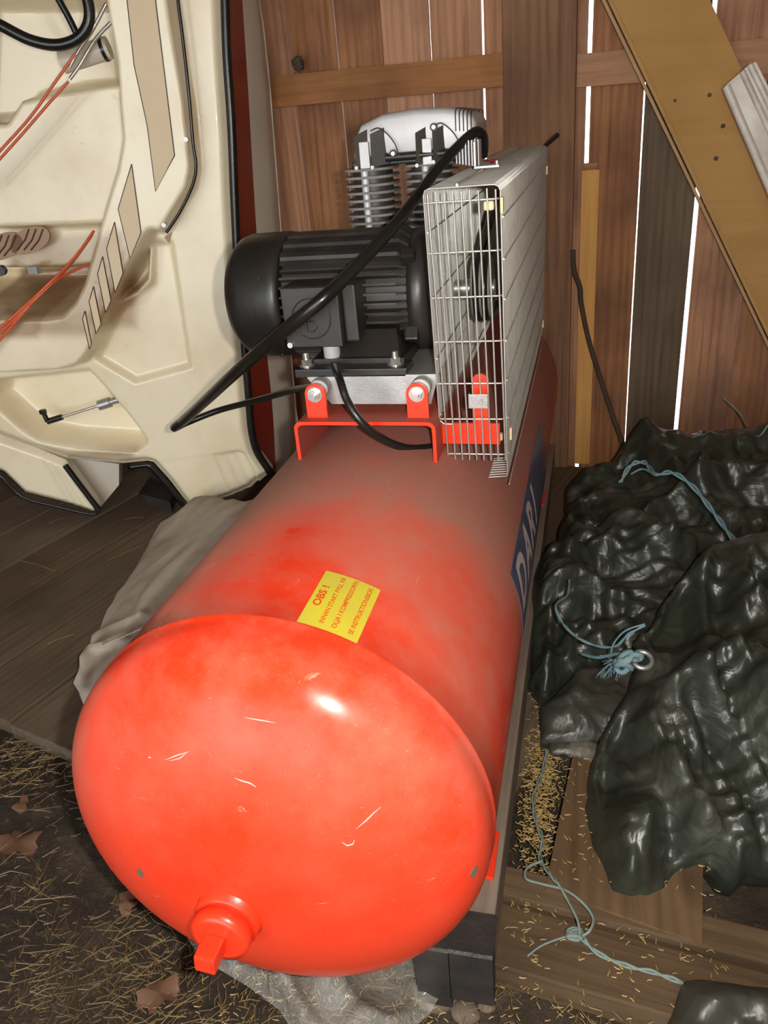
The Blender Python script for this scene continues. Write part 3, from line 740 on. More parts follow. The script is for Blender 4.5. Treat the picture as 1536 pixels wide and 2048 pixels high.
# beige retainer knobs
for px_,py_,yv in ((978,411,1.15),(1004,410,1.125),(997,873,1.19),(1022,866,1.168)):
    q=PX(px_,py_,GX1+(.004 if px_ in(1004,1022) else -.016)); 
    MB().box(q,(.004 if px_ in (1004,1022) else .014,.011,.012 if px_<1000 else .020),b=.003).obj('retainer',M['beige'],guard)
for py_,px_ in ((340,1094),(646,1086)):
    q=PX(px_,py_,GX1+.003); MB().box((q.x,min(q.y,2.17),q.z),(.006,.02,.02),b=.002).obj('retainer',M['beige'],guard)
q=PZ(985,320,GT+.004); MB().box((q.x,q.y,GT+.004),(.022,.026,.003),Matrix.Rotation(.5,3,'Z'),b=.001).obj('red_tab',M['redtag'],guard)
q=PX(1108,292,GX1+.01); MB().cyl((GX1-.004,2.19,GT-.002),(GX1+.022,2.26,GT+.018),.005,8,r1=.007).obj('black_plug',M['rubber'],guard)
# flywheel, pulley and belts inside the guard
FC=Vector((-.172,1.72,.80)); FR=.128
fly=MB().lathe((0,FC.y,FC.z),(1,0,0),[(-.188,FR-.014),(-.188,FR),(-.181,FR-.006),(-.174,FR),(-.167,FR-.006),(-.16,FR),(-.16,FR-.014)],56).obj('flywheel_rim',M['fin'],comp)
sp_=MB()
for k in range(6):
    t=math.pi/3*k+.2; d=Vector((0,math.cos(t),math.sin(t))); sd=Vector((1,0,0)).cross(d)
    sp_.prism([FC+d*.02+sd*.014-Vector((.012,0,0)),FC+d*(FR-.01)+sd*.02-Vector((.002,0,0)),FC+d*(FR-.01)-sd*.01+Vector((.006,0,0)),FC+d*.02-sd*.014],(.006,0,0))
sp_.cyl(FC-Vector((.02,0,0)),FC+Vector((.02,0,0)),.026,20); sp_.obj('flywheel_spokes',M['alu'],comp)
PC=Vector((-.172,MY,MZ)); MB().lathe((0,PC.y,PC.z),(1,0,0),[(-.19,.02),(-.19,.05),(-.182,.044),(-.175,.05),(-.168,.044),(-.16,.05),(-.16,.02)],32).obj('motor_pulley',M['fin'],comp)
MB().cyl((MX1,MY,MZ),(-.155,MY,MZ),.014,16).obj('motor_shaft',M['bolt'],comp)
for X in (-.181,-.167):
    p=[]; 
    for i in range(13): t=math.radians(95-190+0)+0
    for i in range(17): t=math.radians(-83+166*i/16); p.append((X,FC.y+FR*math.cos(t)*1.0,FC.z+FR*math.sin(t)))
    for i in range(9): t=math.radians(100+160*i/8); p.append((X,PC.y+.05*math.cos(t),PC.z+.05*math.sin(t)))
    MB().tube(p,.0055,6,True).obj('drive_belt',M['rubber'],comp)
# ---- pump
pump=bpy.data.objects.new('pump',None); link(pump); pump.parent=comp
def pu(mb,name,mat): return mb.obj(name,M[mat],pump)
# crankcase
cb=MB(); cb.bb(-.41,-.235,1.50,1.72,.66,.86,b=.02); cb.cyl((-.235,FC.y,FC.z),(-.19,FC.y,FC.z),.03,20); cb.bb(-.44,-.24,1.53,1.70,.622,.662,b=.004); pu(cb,'crankcase','motor')
def finstack(cx,cyy,wx,wy,z0,z1,n,mat):
    pu(MB().cyl((cx,cyy,z0),(cx,cyy,z1),min(wx,wy)*.40,28),'cylinder_barrel','fincast')
    for k in range(n):
        z=z0+(z1-z0)*(k+.5)/n; f=MB(); pts=[]
        for i in range(28):
            t=2*math.pi*i/28; c_,s_=math.cos(t),math.sin(t)
            pts.append((cx+wx/2*math.copysign(abs(c_)**.6,c_),cyy+wy/2*math.copysign(abs(s_)**.6,s_),z))
        f.prism(pts,(0,0,.0042)); pu(f,'cylinder_fin',mat)
    for k in range(n):
        z=z0+(z1-z0)*(k+.5)/n
    pu(MB().cyl((cx-.004,cyy-wy/2+.0105,z0),(cx-.004,cyy-wy/2+.0105,z1+.004),.0068,14),'cylinder_bolt','alu')
CY=1.50
finstack(-.390,CY,.092,.10,.848,.962,9,'fin')
finstack(-.285,CY+.02,.092,.10,.848,.962,9,'fin')
m=MB(); m.bb(-.415,-.215,CY-.045,CY+.075,.963,.972,b=.003); m.cyl((-.35,CY-.055,.975),(-.225,CY-.05,.975),.007,12); pu(m,'head_plate','motor')
# light cover
HC0,HC1=-.405,-.197
m=MB(); vs=[];fs=[]; secs=[(-.408,.945+.03,.985+.0,.0),(-.404,.973,1.010,.006),(-.392,.973,1.030,.010),(-.355,.973,1.043,.014),(-.30,.973,1.047,.016),(-.245,.973,1.044,.016),(-.215,.973,1.038,.012),(-.201,.973,1.030,.008),(-.196,.975,1.02,.0)]
ring=None; n=24
for (X,zb_,zt_,bul) in secs:
    for i in range(n):
        t=2*math.pi*i/n; c_,s_=math.cos(t),math.sin(t)
        yy=CY+.03+(.0765+bul*.3)*math.copysign(abs(c_)**.22,c_); zz=(zb_+zt_)/2+(zt_-zb_)/2*math.copysign(abs(s_)**.28,s_); vs.append((X,yy,zz))
for j in range(len(secs)-1):
    for i in range(n): fs.append((j*n+i,j*n+(i+1)%n,(j+1)*n+(i+1)%n,(j+1)*n+i))
fs+=[tuple(range(n))[::-1],tuple(range((len(secs)-1)*n,len(secs)*n))]
m.add(vs,fs,True); pu(m,'head_cover','alu')
for k in range(5):
    X=-.228+k*.0065; f=MB(); pts=[]
    z_t=1.044-k*.002
    for i in range(13):
        t=math.pi*i/12; c_,s_=math.cos(t),math.sin(t); zt2=1.0445-max(0,X+.245)*.2; pts.append((X,CY+.03-.0813*math.copysign(abs(c_)**.22,c_),(.973+zt2)/2+(zt2-.973)/2*math.copysign(abs(math.sin(t*1.0))**.28,1)))
    f.tube(pts,.0011,5); pu(f,'cover_groove','motor')
for k in range(8):
    X=-.226+k*.0052; pu(MB().bb(X,X+.002,CY-.075,CY-.04,.958-k*.001,.992),'cover_fin','alu')
# upright dark fins with light blocks, wire loops, screws
for (pxa,pxb,pyt,pyb) in ((712,737,257,336),(744,774,252,335),(833,857,250,331),(866,893,246,324)):
    yv=CY-.062; a=PY(pxa,pyb,yv); b_=PY(pxb,pyt,yv+.014); f=MB()
    f.prism([a,(b_.x,b_.y,a.z+.004),(b_.x,b_.y,b_.z),(a.x+.001,a.y,b_.z-.010)],(.0015,.0035,0)); pu(f,'upright_fin','fincast')
    q=PY(pxa+1,pyb,yv-.002); pu(MB().cyl((q.x,q.y-.002,q.z),(q.x,q.y+.004,q.z),.0032,12),'rivet','alu')
for (pxa,pxb,pyt,pyb) in ((721,740,283,338),(846,866,276,330)):
    yv=CY-.058; a=PY(pxa,pyb,yv); b_=PY(pxb,pyt,yv); pu(MB().bb(a.x,b_.x-.004,yv,yv+.012,a.z,b_.z,b=.001),'spacer_block','alu')
for pts in ([(741,262),(757,256),(775,268),(790,288),(799,313)],[(866,252),(882,246),(900,258),(914,276),(920,298)]):
    pu(MB().tube(spline([PY(a,b_,CY-.060) for a,b_ in pts],5),.0011,5),'wire_loop','motor')
for a,b_ in ((787,307),(868,254)):
    q=PY(a,b_,CY-.056); w=MB(); w.cyl(q,q+Vector((0,-.004,0)),.0065,20); pu(w,'cover_screw','fincast'); MB().cyl(q+Vector((0,-.004,0)),q+Vector((0,-.0055,0)),.0035,6).obj('screw_socket',M['bolt'],pump)
# outlet tab above the guard
q=PY(958,300,1.46); m=MB(); m.bb(-.190,-.187,1.38,1.41,.953,.99); m.bb(-.190,-.150,1.38,1.41,.951,.954); m.cyl((-.155,1.395,.954),(-.155,1.395,.960),.0035,6); m.obj('guard_tab',M['galv'],guard)
# pressure hose
hp=[(966,312,1.50),(968,290,1.49),(966,272,1.47),(955,263,1.455),(940,271,1.44),(912,297,1.42),(872,342,1.38),(828,402,1.32),(772,470,1.24),(705,541,1.17),(640,603,1.118),(560,668,1.13),(480,737,1.20),(410,802,1.33),(365,843,1.45)]
hose=spline([PY(*a) for a in hp],8); rs=[.0088]*len(hose)
for i in range(len(hose)): rs[i]=.0082+.0022*min(1,max(0,(i-40)/40))
MB().tube(hose,rs,14).obj('pressure_hose',M['rubber'],comp)
hp2=[(349,856,1.50),(352,856,1.53),(380,843,1.57),(440,820,1.60),(520,799,1.58),(585,780,1.52),(640,770,1.42)]
h2=spline([PY(365,843,1.45),PY(350,854,1.475)]+[PY(*a) for a in hp2],8)
MB().tube(h2,[.0104-.0032*min(1,i/30) for i in range(len(h2))],12).obj('return_hose',M['rubber'],comp)

# ================================================================ skids under the tank
for nm,xa,lab in (('timber_skid',-.187,'grey timber beam along the right side of the red tank, black rubber on its end'),('timber_skid',-.575,'timber beam hidden under the left side of the red tank')):
    if xa<-.5: xa2=-.483
    else: xa2=-.097
    t=thing(nm,lab,'beam',((xa+xa2)/2,1.4,0))
    MB().bb(xa,xa2,.655,2.36,.001,.085,b=.004).obj('timber',M['beam_wood'],t)
    if xa>-.5:
        m=MB(); prf=[(.690,.086),(.653,.0865),(.651,-.022),(.628,-.022),(.628,.0885),(.632,.0905),(.652,.0905),(.690,.0905)]
        m.prism([(xa-.006,y,z) for y,z in prf],(xa2-xa-.045,0,0)); m.prism([(xa2-.052,y,max(z,-.002)+(0.0 if z<.05 else .0015)) for y,z in prf],(.056,0,0)); m.obj('rubber_wrap',M['block'],t)

# ================================================================ BOAT
h=Vector((-sy,cy,0)); DB=2.2
BPl=Plane(h*DB+Vector((0,0,0)),rt0,Vector((0,0,1)))
bp=BPl.poly
CH=.08
boat=thing('motorboat','upended cream motorboat with red side stripe and steering wheel, leaning left of the compressor','boat',BPl.hit(190,1025)*1.0)
outline=bp([(-140,-60),(447,-60),(449,60),(452,130),(460,250),(466,400),(472,520),(480,600),(487,700),(495,800),(500,860),(512,905),(543,948),(500,985),(379,1026),(335,968),(303,932),(292,929),(240,934),(190,930),(128,924),(60,900),(0,878),(-140,820)])
pit=bp([(-300,-80),(208,-80),(216,0),(228,70),(238,130),(243,200),(250,280),(240,340),(215,420),(192,500),(172,570),(152,610),(125,637),(90,642),(0,640),(-300,640)],CH)
coam=bp([(-300,-80),(340,-80),(347,0),(365,120),(378,200),(387,290),(391,340),(383,380),(333,465),(320,476),(303,470),(290,492),(216,640),(182,712),(160,738),(120,750),(0,757),(-300,765)],CH)
pocket=bp([(305,478),(300,560),(275,592),(240,604),(215,625),(280,500)])
bay=bp([(-20,757),(178,735),(215,775),(262,830),(297,878),(298,890),(275,906),(150,898),(75,885),(40,862),(-30,800)])
deckstep=bp([(345,484),(383,735),(270,766),(190,718),(240,610),(300,565),(300,480)])
foot=bp([(292,925),(345,915),(478,900),(492,906),(512,945),(540,1060),(379,1060)])
seat=bp([(-300,470),(-300,250),(0,235),(28,190),(120,170),(244,154),(300,200),(300,470)],-.12)
shelf=bp([(-300,468),(220,448),(300,448),(300,548),(-300,548)],-.15)
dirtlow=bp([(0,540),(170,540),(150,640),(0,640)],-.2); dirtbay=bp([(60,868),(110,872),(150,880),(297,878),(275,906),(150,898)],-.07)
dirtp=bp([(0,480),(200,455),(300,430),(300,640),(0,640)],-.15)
tip=bp([(345,435),(330,470),(300,470),(310,440),(370,380),(375,350),(385,380)],CH)
def deckw(P,d):
    w=np.zeros(len(P))
    w+=CH*sstep(-.004,.014,sdf(P,coam)-.004)
    sp=sdf(P,pit); t=sstep(0,.05,sp); lip=sstep(0,.012,sp)
    depth=np.full(len(P),.34); ss=sstep(-.015,.02,sdf(P,seat)); depth=depth*(1-ss)+.14*ss
    sh=sstep(-.01,.015,sdf(P,shelf)); depth=depth*(1-sh)+.19*sh
    low=sstep(-.01,.02,-(P[:,1]-bp([(80,545)],-.15)[0][1])); depth=depth*(1-low)+.30*low
    w-= t*(depth+CH)
    w-= .10*sstep(0,.03,sdf(P,pocket))
    w-= .10*sstep(0,.035,sdf(P,bay))
    w-= .022*sstep(-.003,.012,sdf(P,deckstep))
    sf=sdf(P,foot); w-=.020*sstep(0,.012,sf)
    for k,xk in enumerate((440,462,482)):
        ln=bp([(xk-15,905),(xk+45,1040)]); w+= .006*sstep(-.004,.004,ln_side(P,ln))*sstep(0,.012,sf)
    w-=.03*sstep(.03,0,d)                              # rolled rim
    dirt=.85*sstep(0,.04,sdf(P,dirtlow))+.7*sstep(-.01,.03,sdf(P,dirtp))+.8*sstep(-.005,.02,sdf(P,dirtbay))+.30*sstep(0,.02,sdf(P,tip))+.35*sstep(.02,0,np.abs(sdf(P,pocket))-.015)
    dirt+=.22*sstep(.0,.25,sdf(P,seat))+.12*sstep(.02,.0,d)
    return w,np.clip(dirt,0,1)
def ln_side(P,ln):
    a,b=np.array(ln[0]),np.array(ln[1]); ab=(b-a)/np.hypot(*(b-a)); return (P[:,0]-a[0])*ab[1]-(P[:,1]-a[1])*ab[0]
m,dirt=relief(BPl,outline,.0055,deckw,.03)
m.obj('deck_moulding',M['cream'],boat,attr=dirt.tolist())
# left foot sponson and the grey-white hull piece behind it
lf=bp([(-140,820),(0,880),(60,902),(128,926),(197,1021),(182,1027),(44,992),(0,950),(-140,840)],-.01)
def lfw(P,d):
    w=.02*sstep(0,.02,d)-.015
    for xk in (66,80,94,120): w-=.004*sstep(-.004,.004,ln_side(P,bp([(xk,905),(xk+70,1020)],-.01)))
    return w
m,dd=relief(Plane(BPl.O-BPl.N*.03,rt0,Vector((0,0,1))),bp([(-140,815),(0,878),(60,900),(128,924),(197,1021),(182,1027),(44,992),(0,950),(-140,900)],-.03),.006,lfw,.03)
m.obj('left_sponson',M['cream'],boat,attr=dd.tolist())
q=[BPl.hit(a,b_,-.10) for a,b_ in ((140,915),(238,928),(238,970),(203,1012),(175,1012))]
MB().prism(q,-BPl.N*.04).obj('hull_bottom',M['hullwhite'],boat)
# black edging tubes
def btube(pts,r,name,mat,w=0,k=6,n=8,closed=False):
    p=[BPl.hit(a[0],a[1],a[2] if len(a)>2 else w) for a in pts]; return MB().tube(spline(p,k,closed),r,n,closed).obj(name,M[mat],boat)
rail_px=[(449,-60),(452,60),(455,130),(463,250),(469,400),(475,520),(483,600),(490,700),(498,800),(503,860),(515,905),(541,946)]
rl=btube(rail_px,.012,'rub_rail','rubber',-.022); rl['label']='black rubber rub rail'
btube([(380,1026),(335,969),(303,934),(292,930),(262,934)],.008,'edge_trim','rubber',-.02)
btube([(198,1020),(160,970),(130,930)],.009,'edge_trim','rubber',-.025)
btube([(-40,930),(0,951),(44,993),(110,1012),(182,1028),(198,1022)],.005,'edge_trim','rubber',-.035)
btube([(350,-60),(357,10),(366,80),(378,190),(386,285),(392,330),(386,368),(362,420),(333,465)],.004,'seam_gasket','rubber',CH-.012)
# hull side: red stripe then white bottom curving away to the wall
rows=[-60,60,180,300,400,500,600,700,800,860,905,945]
def xat(pl_,y): 
    for (a,b_) in zip(pl_[:-1],pl_[1:]):
        if a[1]<=y<=b_[1]: return a[0]+(b_[0]-a[0])*(y-a[1])/(b_[1]-a[1])
    return pl_[-1][0]
redb=[(481,-60),(484,0),(493,120),(503,300),(512,450),(522,600),(533,700),(541,760),(548,860),(552,945)]
whb=[(508,-60),(514,0),(527,60),(540,180),(553,350),(562,460),(572,600),(583,720),(590,800),(594,890),(590,945)]
railp=[(449,-60),(452,60),(463,250),(475,520),(490,700),(503,860),(515,905),(541,946)]
A=[];Bq=[];Cq=[];Dq=[]
for y in rows:
    A.append(BPl.hit(xat(railp,y),y,-.025)); Bq.append(BPl.hit(xat(redb,y),y,-.15)); Cq.append(BPl.hit(xat(whb,y),y,-.27)); Dq.append(BPl.hit(xat(whb,y)-16,y,-.34))
def strip(Ls,name,mat):
    m=MB(); n=len(Ls[0]); vs=[p for L in Ls for p in L]; m.add(vs,[(j*n+i,j*n+i+1,(j+1)*n+i+1,(j+1)*n+i) for j in range(len(Ls)-1) for i in range(n-1)],True)
    back=[p-BPl.U*.012 for p in vs]; m.add(back,[(j*n+i,(j+1)*n+i,(j+1)*n+i+1,j*n+i+1) for j in range(len(Ls)-1) for i in range(n-1)],True); return m.obj(name,M[mat],boat)
strip([A,Bq],'red_stripe','hullred'); mid=[b*.5+c*.5+BPl.U*.012 for b,c in zip(Bq,Cq)]
strip([Bq,mid,Cq,Dq],'hull_side','hullwhite')
MB().tube(Cq,.003,6).obj('chine_edge',M['white'],boat)
# inlays with pinstripes on the coaming
def inlay(pts,name='inlay_panel'):
    q=[BPl.hit(a,b_,CH+.0005) for a,b_ in pts]; MB().prism(q,BPl.N*.0012).obj(name,M['inlay'],boat)
    p=[BPl.hit(a,b_,CH+.002) for a,b_ in pts]; MB().tube(p+[p[0]],.0011,5).obj('pinstripe',M['rubber'],boat)
inlay([(250,-40),(308,-40),(312,10),(349,311),(311,383),(294,250),(268,130),(256,20)])
inlay([(263,328),(282,465),(260,517),(236,418)])
inlay([(229,444),(246,547),(230,585),(213,497)]); inlay([(205,513),(222,601),(211,625),(195,548)]); inlay([(187,573),(202,648),(192,667),(178,603)]); inlay([(170,622),(183,688),(179,698),(165,637)])
for a,b_ in ((372,279),(328,450)): 
    q=BPl.hit(a,b_,CH); MB().cyl(q-BPl.N*.01,q+BPl.N*.003,.0055,16).obj('deck_screw',M['galv'],boat)
q=[BPl.hit(a,b_,.004) for a,b_ in ((344,463),(338,486),(328,474))]; MB().prism(q,BPl.N*.002).obj('corner_chip',M['brown'],boat)
# steering wheel
wh=[(-90,0),(-40,33),(0,50),(60,80),(115,90),(158,75),(178,40),(172,-10),(140,-70),(70,-130),(-20,-150),(-90,-100),(-120,-50)]
sw=btube(wh,.013,'steering_wheel','rubber',.02,8,12,True)
btube([(158,78),(140,40),(118,0),(90,-50)],.008,'wheel_spoke','rubber',.01)
# cables, valve body and rods
for pts in ([(150,108),(110,165),(60,235),(0,302),(-60,370)],[(137,163),(95,210),(50,262),(0,318),(-60,385)]): btube(pts,.0035,'control_cable','orange',-.02)
for pts in ([(188,462),(150,515),(95,570),(50,612),(0,655),(-60,700)],[(178,528),(120,556),(70,600),(0,680),(-60,745)],[(184,470),(140,530),(90,580),(0,666),(-60,720)]): btube([(x_,y_,.0+.115*i_/2) if i_<2 else (x_,y_,.115) for i_,(x_,y_) in enumerate(pts)],.0038,'control_cable','orange')
btube([(212,8),(185,60),(158,100),(140,135)],.0045,'push_rod','bolt',-.05); btube([(222,45),(190,80),(160,130),(140,158)],.0045,'push_rod','bolt',-.06)
a,b_=BPl.hit(125,125,-.10),BPl.hit(218,95,-.10); MB().cyl(a,b_,.026,28).obj('steering_motor',M['hullwhite'],boat)
MB().cyl(a+(b_-a)*.86,a+(b_-a)*.93,.028,28).obj('black_ring',M['rubber'],boat)
# pale oval pads with slats in the pit
for cx_,cy_ in ((62,480),(8,492)):
    m=MB(); pts=[]
    for i in range(24):
        t=2*math.pi*i/24; pts.append(BPl.hit(cx_+42*math.cos(t)*.9+14*math.sin(t),cy_-26*math.sin(t)*1.1,-.15))
    m.prism(pts,BPl.N*.012); pad=m.obj('oval_pad',M['brown'],boat)
    for k in (-18,-4,10):
        MB().tube([BPl.hit(cx_+k+14,cy_-22,-.137),BPl.hit(cx_+k+6,cy_,-.137),BPl.hit(cx_+k-10,cy_+20,-.137)],.0022,5).obj('pad_groove',M['bark'],pad)
q=BPl.hit(68,540,-.14); MB().box(q,(.03,.02,.022),b=.003).obj('latch',M['grey_plastic'],boat)
q=BPl.hit(5,540,-.14); MB().cyl(q,q+BPl.N*.02,.014,16).obj('knob',M['rubber'],boat)
# gas strut in the lower bay
a,b_=BPl.hit(95,843,-.03),BPl.hit(243,797,-.03)
m=MB(); m.cyl(a.lerp(b_,.18),a.lerp(b_,.75),.0042,12); m.obj('strut_rod',M['bolt'],boat)
m=MB(); m.cyl(a.lerp(b_,.72),b_,.010,16); m.cyl(a.lerp(b_,.70),a.lerp(b_,.85),.015,16); m.obj('strut_body',M['galv'],boat)
m=MB(); m.cyl(a,a.lerp(b_,.2),.009,12); m.cyl(a,a+Vector((-.005,0,.028)),.007,12); m.box(a+Vector((-.006,0,.030)),(.016,.016,.014),b=.003); m.obj('strut_end',M['rubber'],boat)
q=BPl.hit(198,884,-.075); MB().cyl(q,q+BPl.N*.004,.008,16).obj('drain_hole',M['rubber'],boat)

# ================================================================ THINGS AGAINST THE WALL
def slab(pts,d,name,mat,base=None,parent=None): 
    m=MB().prism(pts,d); return m.obj(name,M[mat],parent,base)
# leaning ochre panel (diagonal)
LP=thing('leaning_panel','wide ochre grooved board leaning diagonally across the plank wall at upper right','board',Vector((.55,2.3,0)))
y0_=2.31
pA=[PY(1205,-40,y0_),PY(1218,0,y0_),PY(1536,665,y0_),PY(1640,880,y0_),PY(1760,700,y0_),PY(1545,275,y0_),PY(1420,0,y0_),PY(1400,-40,y0_)]
slab(pA,(0,.035,0),'panel_face','panel',None,LP)
e0,e1=PY(1196,-40,y0_-.004),PY(1640,893,y0_-.004); dv=(e1-e0).normalized(); nv=Vector((dv.z,0,-dv.x))
for off,w_,l0,l1,yy_ in ((-.0,.008,0,1,-.003),(-.011,.007,0,1,.006),):
    a=e0+nv*0; 
    s=-1
    p0=e0+Vector((0,yy_,0))+Vector((-dv.z,0,dv.x))*(off); p1=e1+Vector((0,yy_,0))+Vector((-dv.z,0,dv.x))*(off)
    MB().prism([p0,p1,p1+Vector((-dv.z,0,dv.x))*w_,p0+Vector((-dv.z,0,dv.x))*w_],(0,.03,0)).obj('edge_tongue',M['panel'],LP)
for a,b_,r_ in ((1432,317,.0055),(1446,252,.0055),(1419,190,.005),(1350,201,.004)):
    q=PY(a,b_,y0_); MB().cyl(q,q+Vector((0,-.0012,0)),r_,14).obj('nail_head',M['bark'],LP)
# white enamel profile
p=[PY(1450,172,2.17),PY(1500,128,2.17),PY(1512,124,2.17),PY(1700,500,2.17),PY(1600,520,2.17),PY(1536,378,2.17)]
t=thing('white_profile','scuffed white metal trough profile leaning at the far right edge','metal profile',Vector((.5,2.17,0)))
slab(p,(0,.02,0),'profile_face','white',None,t)
for px_a,py_a,px_b,py_b,r_ in ((1452,172,1600,520,.009),(1484,142,1640,480,.007),(1500,130,1670,480,.007)):
    MB().tube([PY(px_a,py_a,2.168),PY(px_b,py_b,2.168)],r_,10).obj('profile_ridge',M['white'],t)
q0=PY(1550,410,2.19); MB().cyl((.78,2.2,0),(.60,2.19,PY(1600,520,2.17).z),.012,8).obj('profile_leg',M['white'],t)
# new batten
t=thing('wall_batten','narrow fresh orange-yellow batten nailed upright on the dark wall right of the post','batten',Vector((-.01,WY,0)))
MB().bb(-.037,.010,WY-.022,WY-.001,.001,.868,b=.001).obj('batten',M['new_wood'],t)
MB().bb(-.031,.004,WY-.014,WY-.001,.868,.885,b=.001).obj('batten_tip',M['rail_wood'],t)
rod=MB().tube(spline([PY(1146,500,2.355),PY(1148,540,2.355),PY(1160,575,2.36),PY(1163,610,2.37),PY(1180,690,2.375),PY(1215,800,2.37),PY(1252,905,2.34),(.15,2.3,.0)],6),.007,8).obj('bent_stick',M['bark'],base=PY(1252,905,2.34)); tag(rod,'thin bent brown stick leaning on the wall by the yellow batten','stick')
# clump on the rail
m=MB(); q=PY(597,124,2.375)
bmx=bmesh.new(); bmesh.ops.create_icosphere(bmx,subdivisions=3,radius=.017)
m.add([v.co*(1+.5*noise.noise(v.co*90))+Vector((q.x,q.y,1.112+.07+.012)) for v in bmx.verts],[tuple(v.index for v in f.verts) for f in bmx.faces]); bmx.free()
tag(m.obj('dirt_clump',M['bark'],base=(q.x,q.y,1.182)),'small dark dirt clump sitting on the wall rail, upper left','clump')
# black block under the boat
a=PZ(285,1012,.0); m=MB()
bk=[PZ(283,1010,0),PZ(345,1028,0),PZ(352,1003,0),PZ(305,975,0)]
m.prism([v+Vector((0,0,.001)) for v in bk],(0,0,.04)); tag(m.obj('black_block',M['block'],base=a),'dusty black rubber block on the planks beneath the boat','block')

# ================================================================ CLOTH SACK beside the tank
c0,c1,c2=PZ(240,1190,.01),PZ(410,993,.06),PZ(470,1045,.17)
CP=Plane(c0,c1-c0,c2-c0)
cpoly=CP.poly([(408,992),(450,1000),(492,1006),(515,1000),(505,1040),(430,1120),(350,1210),(280,1300),(205,1410),(172,1415),(153,1372),(180,1302),(212,1240),(245,1185),(300,1092),(345,1045),(380,1018)])
def cw(P,d):
    f=.5*crease(P,7,3,4,ang=math.radians(100)); w=.025*(1-np.exp(-d/.03))+f*.10
    l=CP.poly([(200,1290),(250,1272),(300,1250)]); w+=.012*np.exp(-(dline(P,l)/.012)**2)
    l=CP.poly([(180,1400),(195,1330),(260,1300)]); w+=.016*np.exp(-(dline(P,l)/.012)**2)
    return w
m,dd=relief(CP,cpoly,.008,cw,.006)
cl=thing('cloth_sack','crumpled beige cloth sack lying on the planks left of the red tank','sack',c0)
m.obj('cloth',M['cloth'],cl)
m=MB()
for i in range(24):
    s=i/23; px_=205+s*95; py_=1288-s*42
    a=CP.hit(px_,py_+4,.042); b_=CP.hit(px_+4,py_-7,.044); m.tube([a,b_],.0022,5)
stuff(m.obj('seam_stitching',M['cloth'],cl))

# ================================================================ TARPAULINS
def tarp(name,label,pts3,px,cell,seed,bulge,rad,amp,mat,folds=(),dusty=(),thick=.02,s=4,smooth_px=True,edge=.0):
    a,b_,c_=pts3; pl=Plane(a,b_-a,c_-a); poly=pl.poly(px,0)
    # irregular crumpled outline
    out=[]
    for i in range(len(poly)):
        p=np.array(poly[i]); q=np.array(poly[(i+1)%len(poly)]); n=max(1,int(np.hypot(*(q-p))/.02))
        for k in range(n):
            r=p+(q-p)*k/n; out.append((r[0]+.006*noise.noise(Vector((r[0]*25,r[1]*25,seed))),r[1]+.006*noise.noise(Vector((r[0]*25,r[1]*25,seed+9)))))
    def wf(P,d):
        w=bulge*np.sqrt(np.clip(1-(1-np.clip(d/rad,0,1))**2,0,1))
        k=sstep(0,.03,d); w=w+(crease(P,s,seed,4)*amp*.16+crumple(P,s*1.1,seed+3,8,.55*min(1,amp*2)))*k-amp*.03*k
        w+=nz(P,5,seed+2)*.015*k; w=np.maximum(w,.002)
        dirt=np.zeros(len(P))
        for ln,h_,wd in folds:
            D=dline(P,pl.poly(ln,bulge*.6)); w+=h_*np.clip(1-D/wd,0,1)**1.3*k
        for ln,h_,wd in dusty:
            D=dline(P,pl.poly(ln,bulge*.6)); dirt+=h_*np.clip(1-D/wd,0,1)
        return w,dirt
    m,dirt=relief(pl,out,cell,wf,thick)
    o=m.obj(name,M[mat],base=a,attr=dirt.tolist()); tag(o,label,'tarpaulin'); return o,pl
TL='dark green plastic tarpaulin '
# back heap
tarp('tarpaulin',TL+'bundle heaped at the back against the wall boards',
 (PY(1300,1100,1.72),PY(1536,1080,1.72),PY(1400,880,2.10)),
 [(1132,980),(1150,962),(1220,935),(1262,885),(1300,876),(1340,880),(1395,878),(1440,868),(1536,862),(1640,860),(1640,1160),(1500,1180),(1350,1180),(1180,1160),(1130,1080)],.0065,11,.05,.10,.26,'tarp',
 folds=[([(1250,1100),(1290,1040),(1400,980)],.03,.03),([(1420,900),(1400,1000),(1480,1090)],.035,.04),([(1536,960),(1450,960),(1410,990)],.04,.05),([(1300,890),(1350,960),(1420,1040)],.025,.03)],
 dusty=[([(1215,970),(1225,990)],1,.03),([(1370,1035),(1385,1042)],1,.02),([(1145,978),(1150,990)],1.2,.02),([(1270,970),(1300,975)],.7,.02)])
# left heap beside the skid
tarp('tarpaulin',TL+'bundle beside the red tank, thin blue twine across it',
 (PY(1070,1400,1.22),PY(1270,1400,1.25),PY(1200,1120,1.62)),
 [(1060,1190),(1075,1135),(1100,1115),(1122,1100),(1116,1060),(1130,1050),(1165,1080),(1240,1060),(1330,1080),(1400,1100),(1400,1330),(1280,1400),(1180,1350),(1130,1380),(1095,1415),(1078,1408),(1058,1370),(1065,1310),(1058,1240)],.006,23,.065,.08,.36,'tarp',
 folds=[([(1080,1200),(1150,1180),(1270,1215)],.03,.025),([(1140,1130),(1230,1090),(1330,1120)],.035,.03),([(1100,1230),(1095,1300),(1085,1390)],.025,.02),([(1200,1290),(1300,1230)],.02,.03)],
 dusty=[([(1095,1175),(1115,1160)],1.2,.018),([(1180,1130),(1210,1145)],.8,.02)])
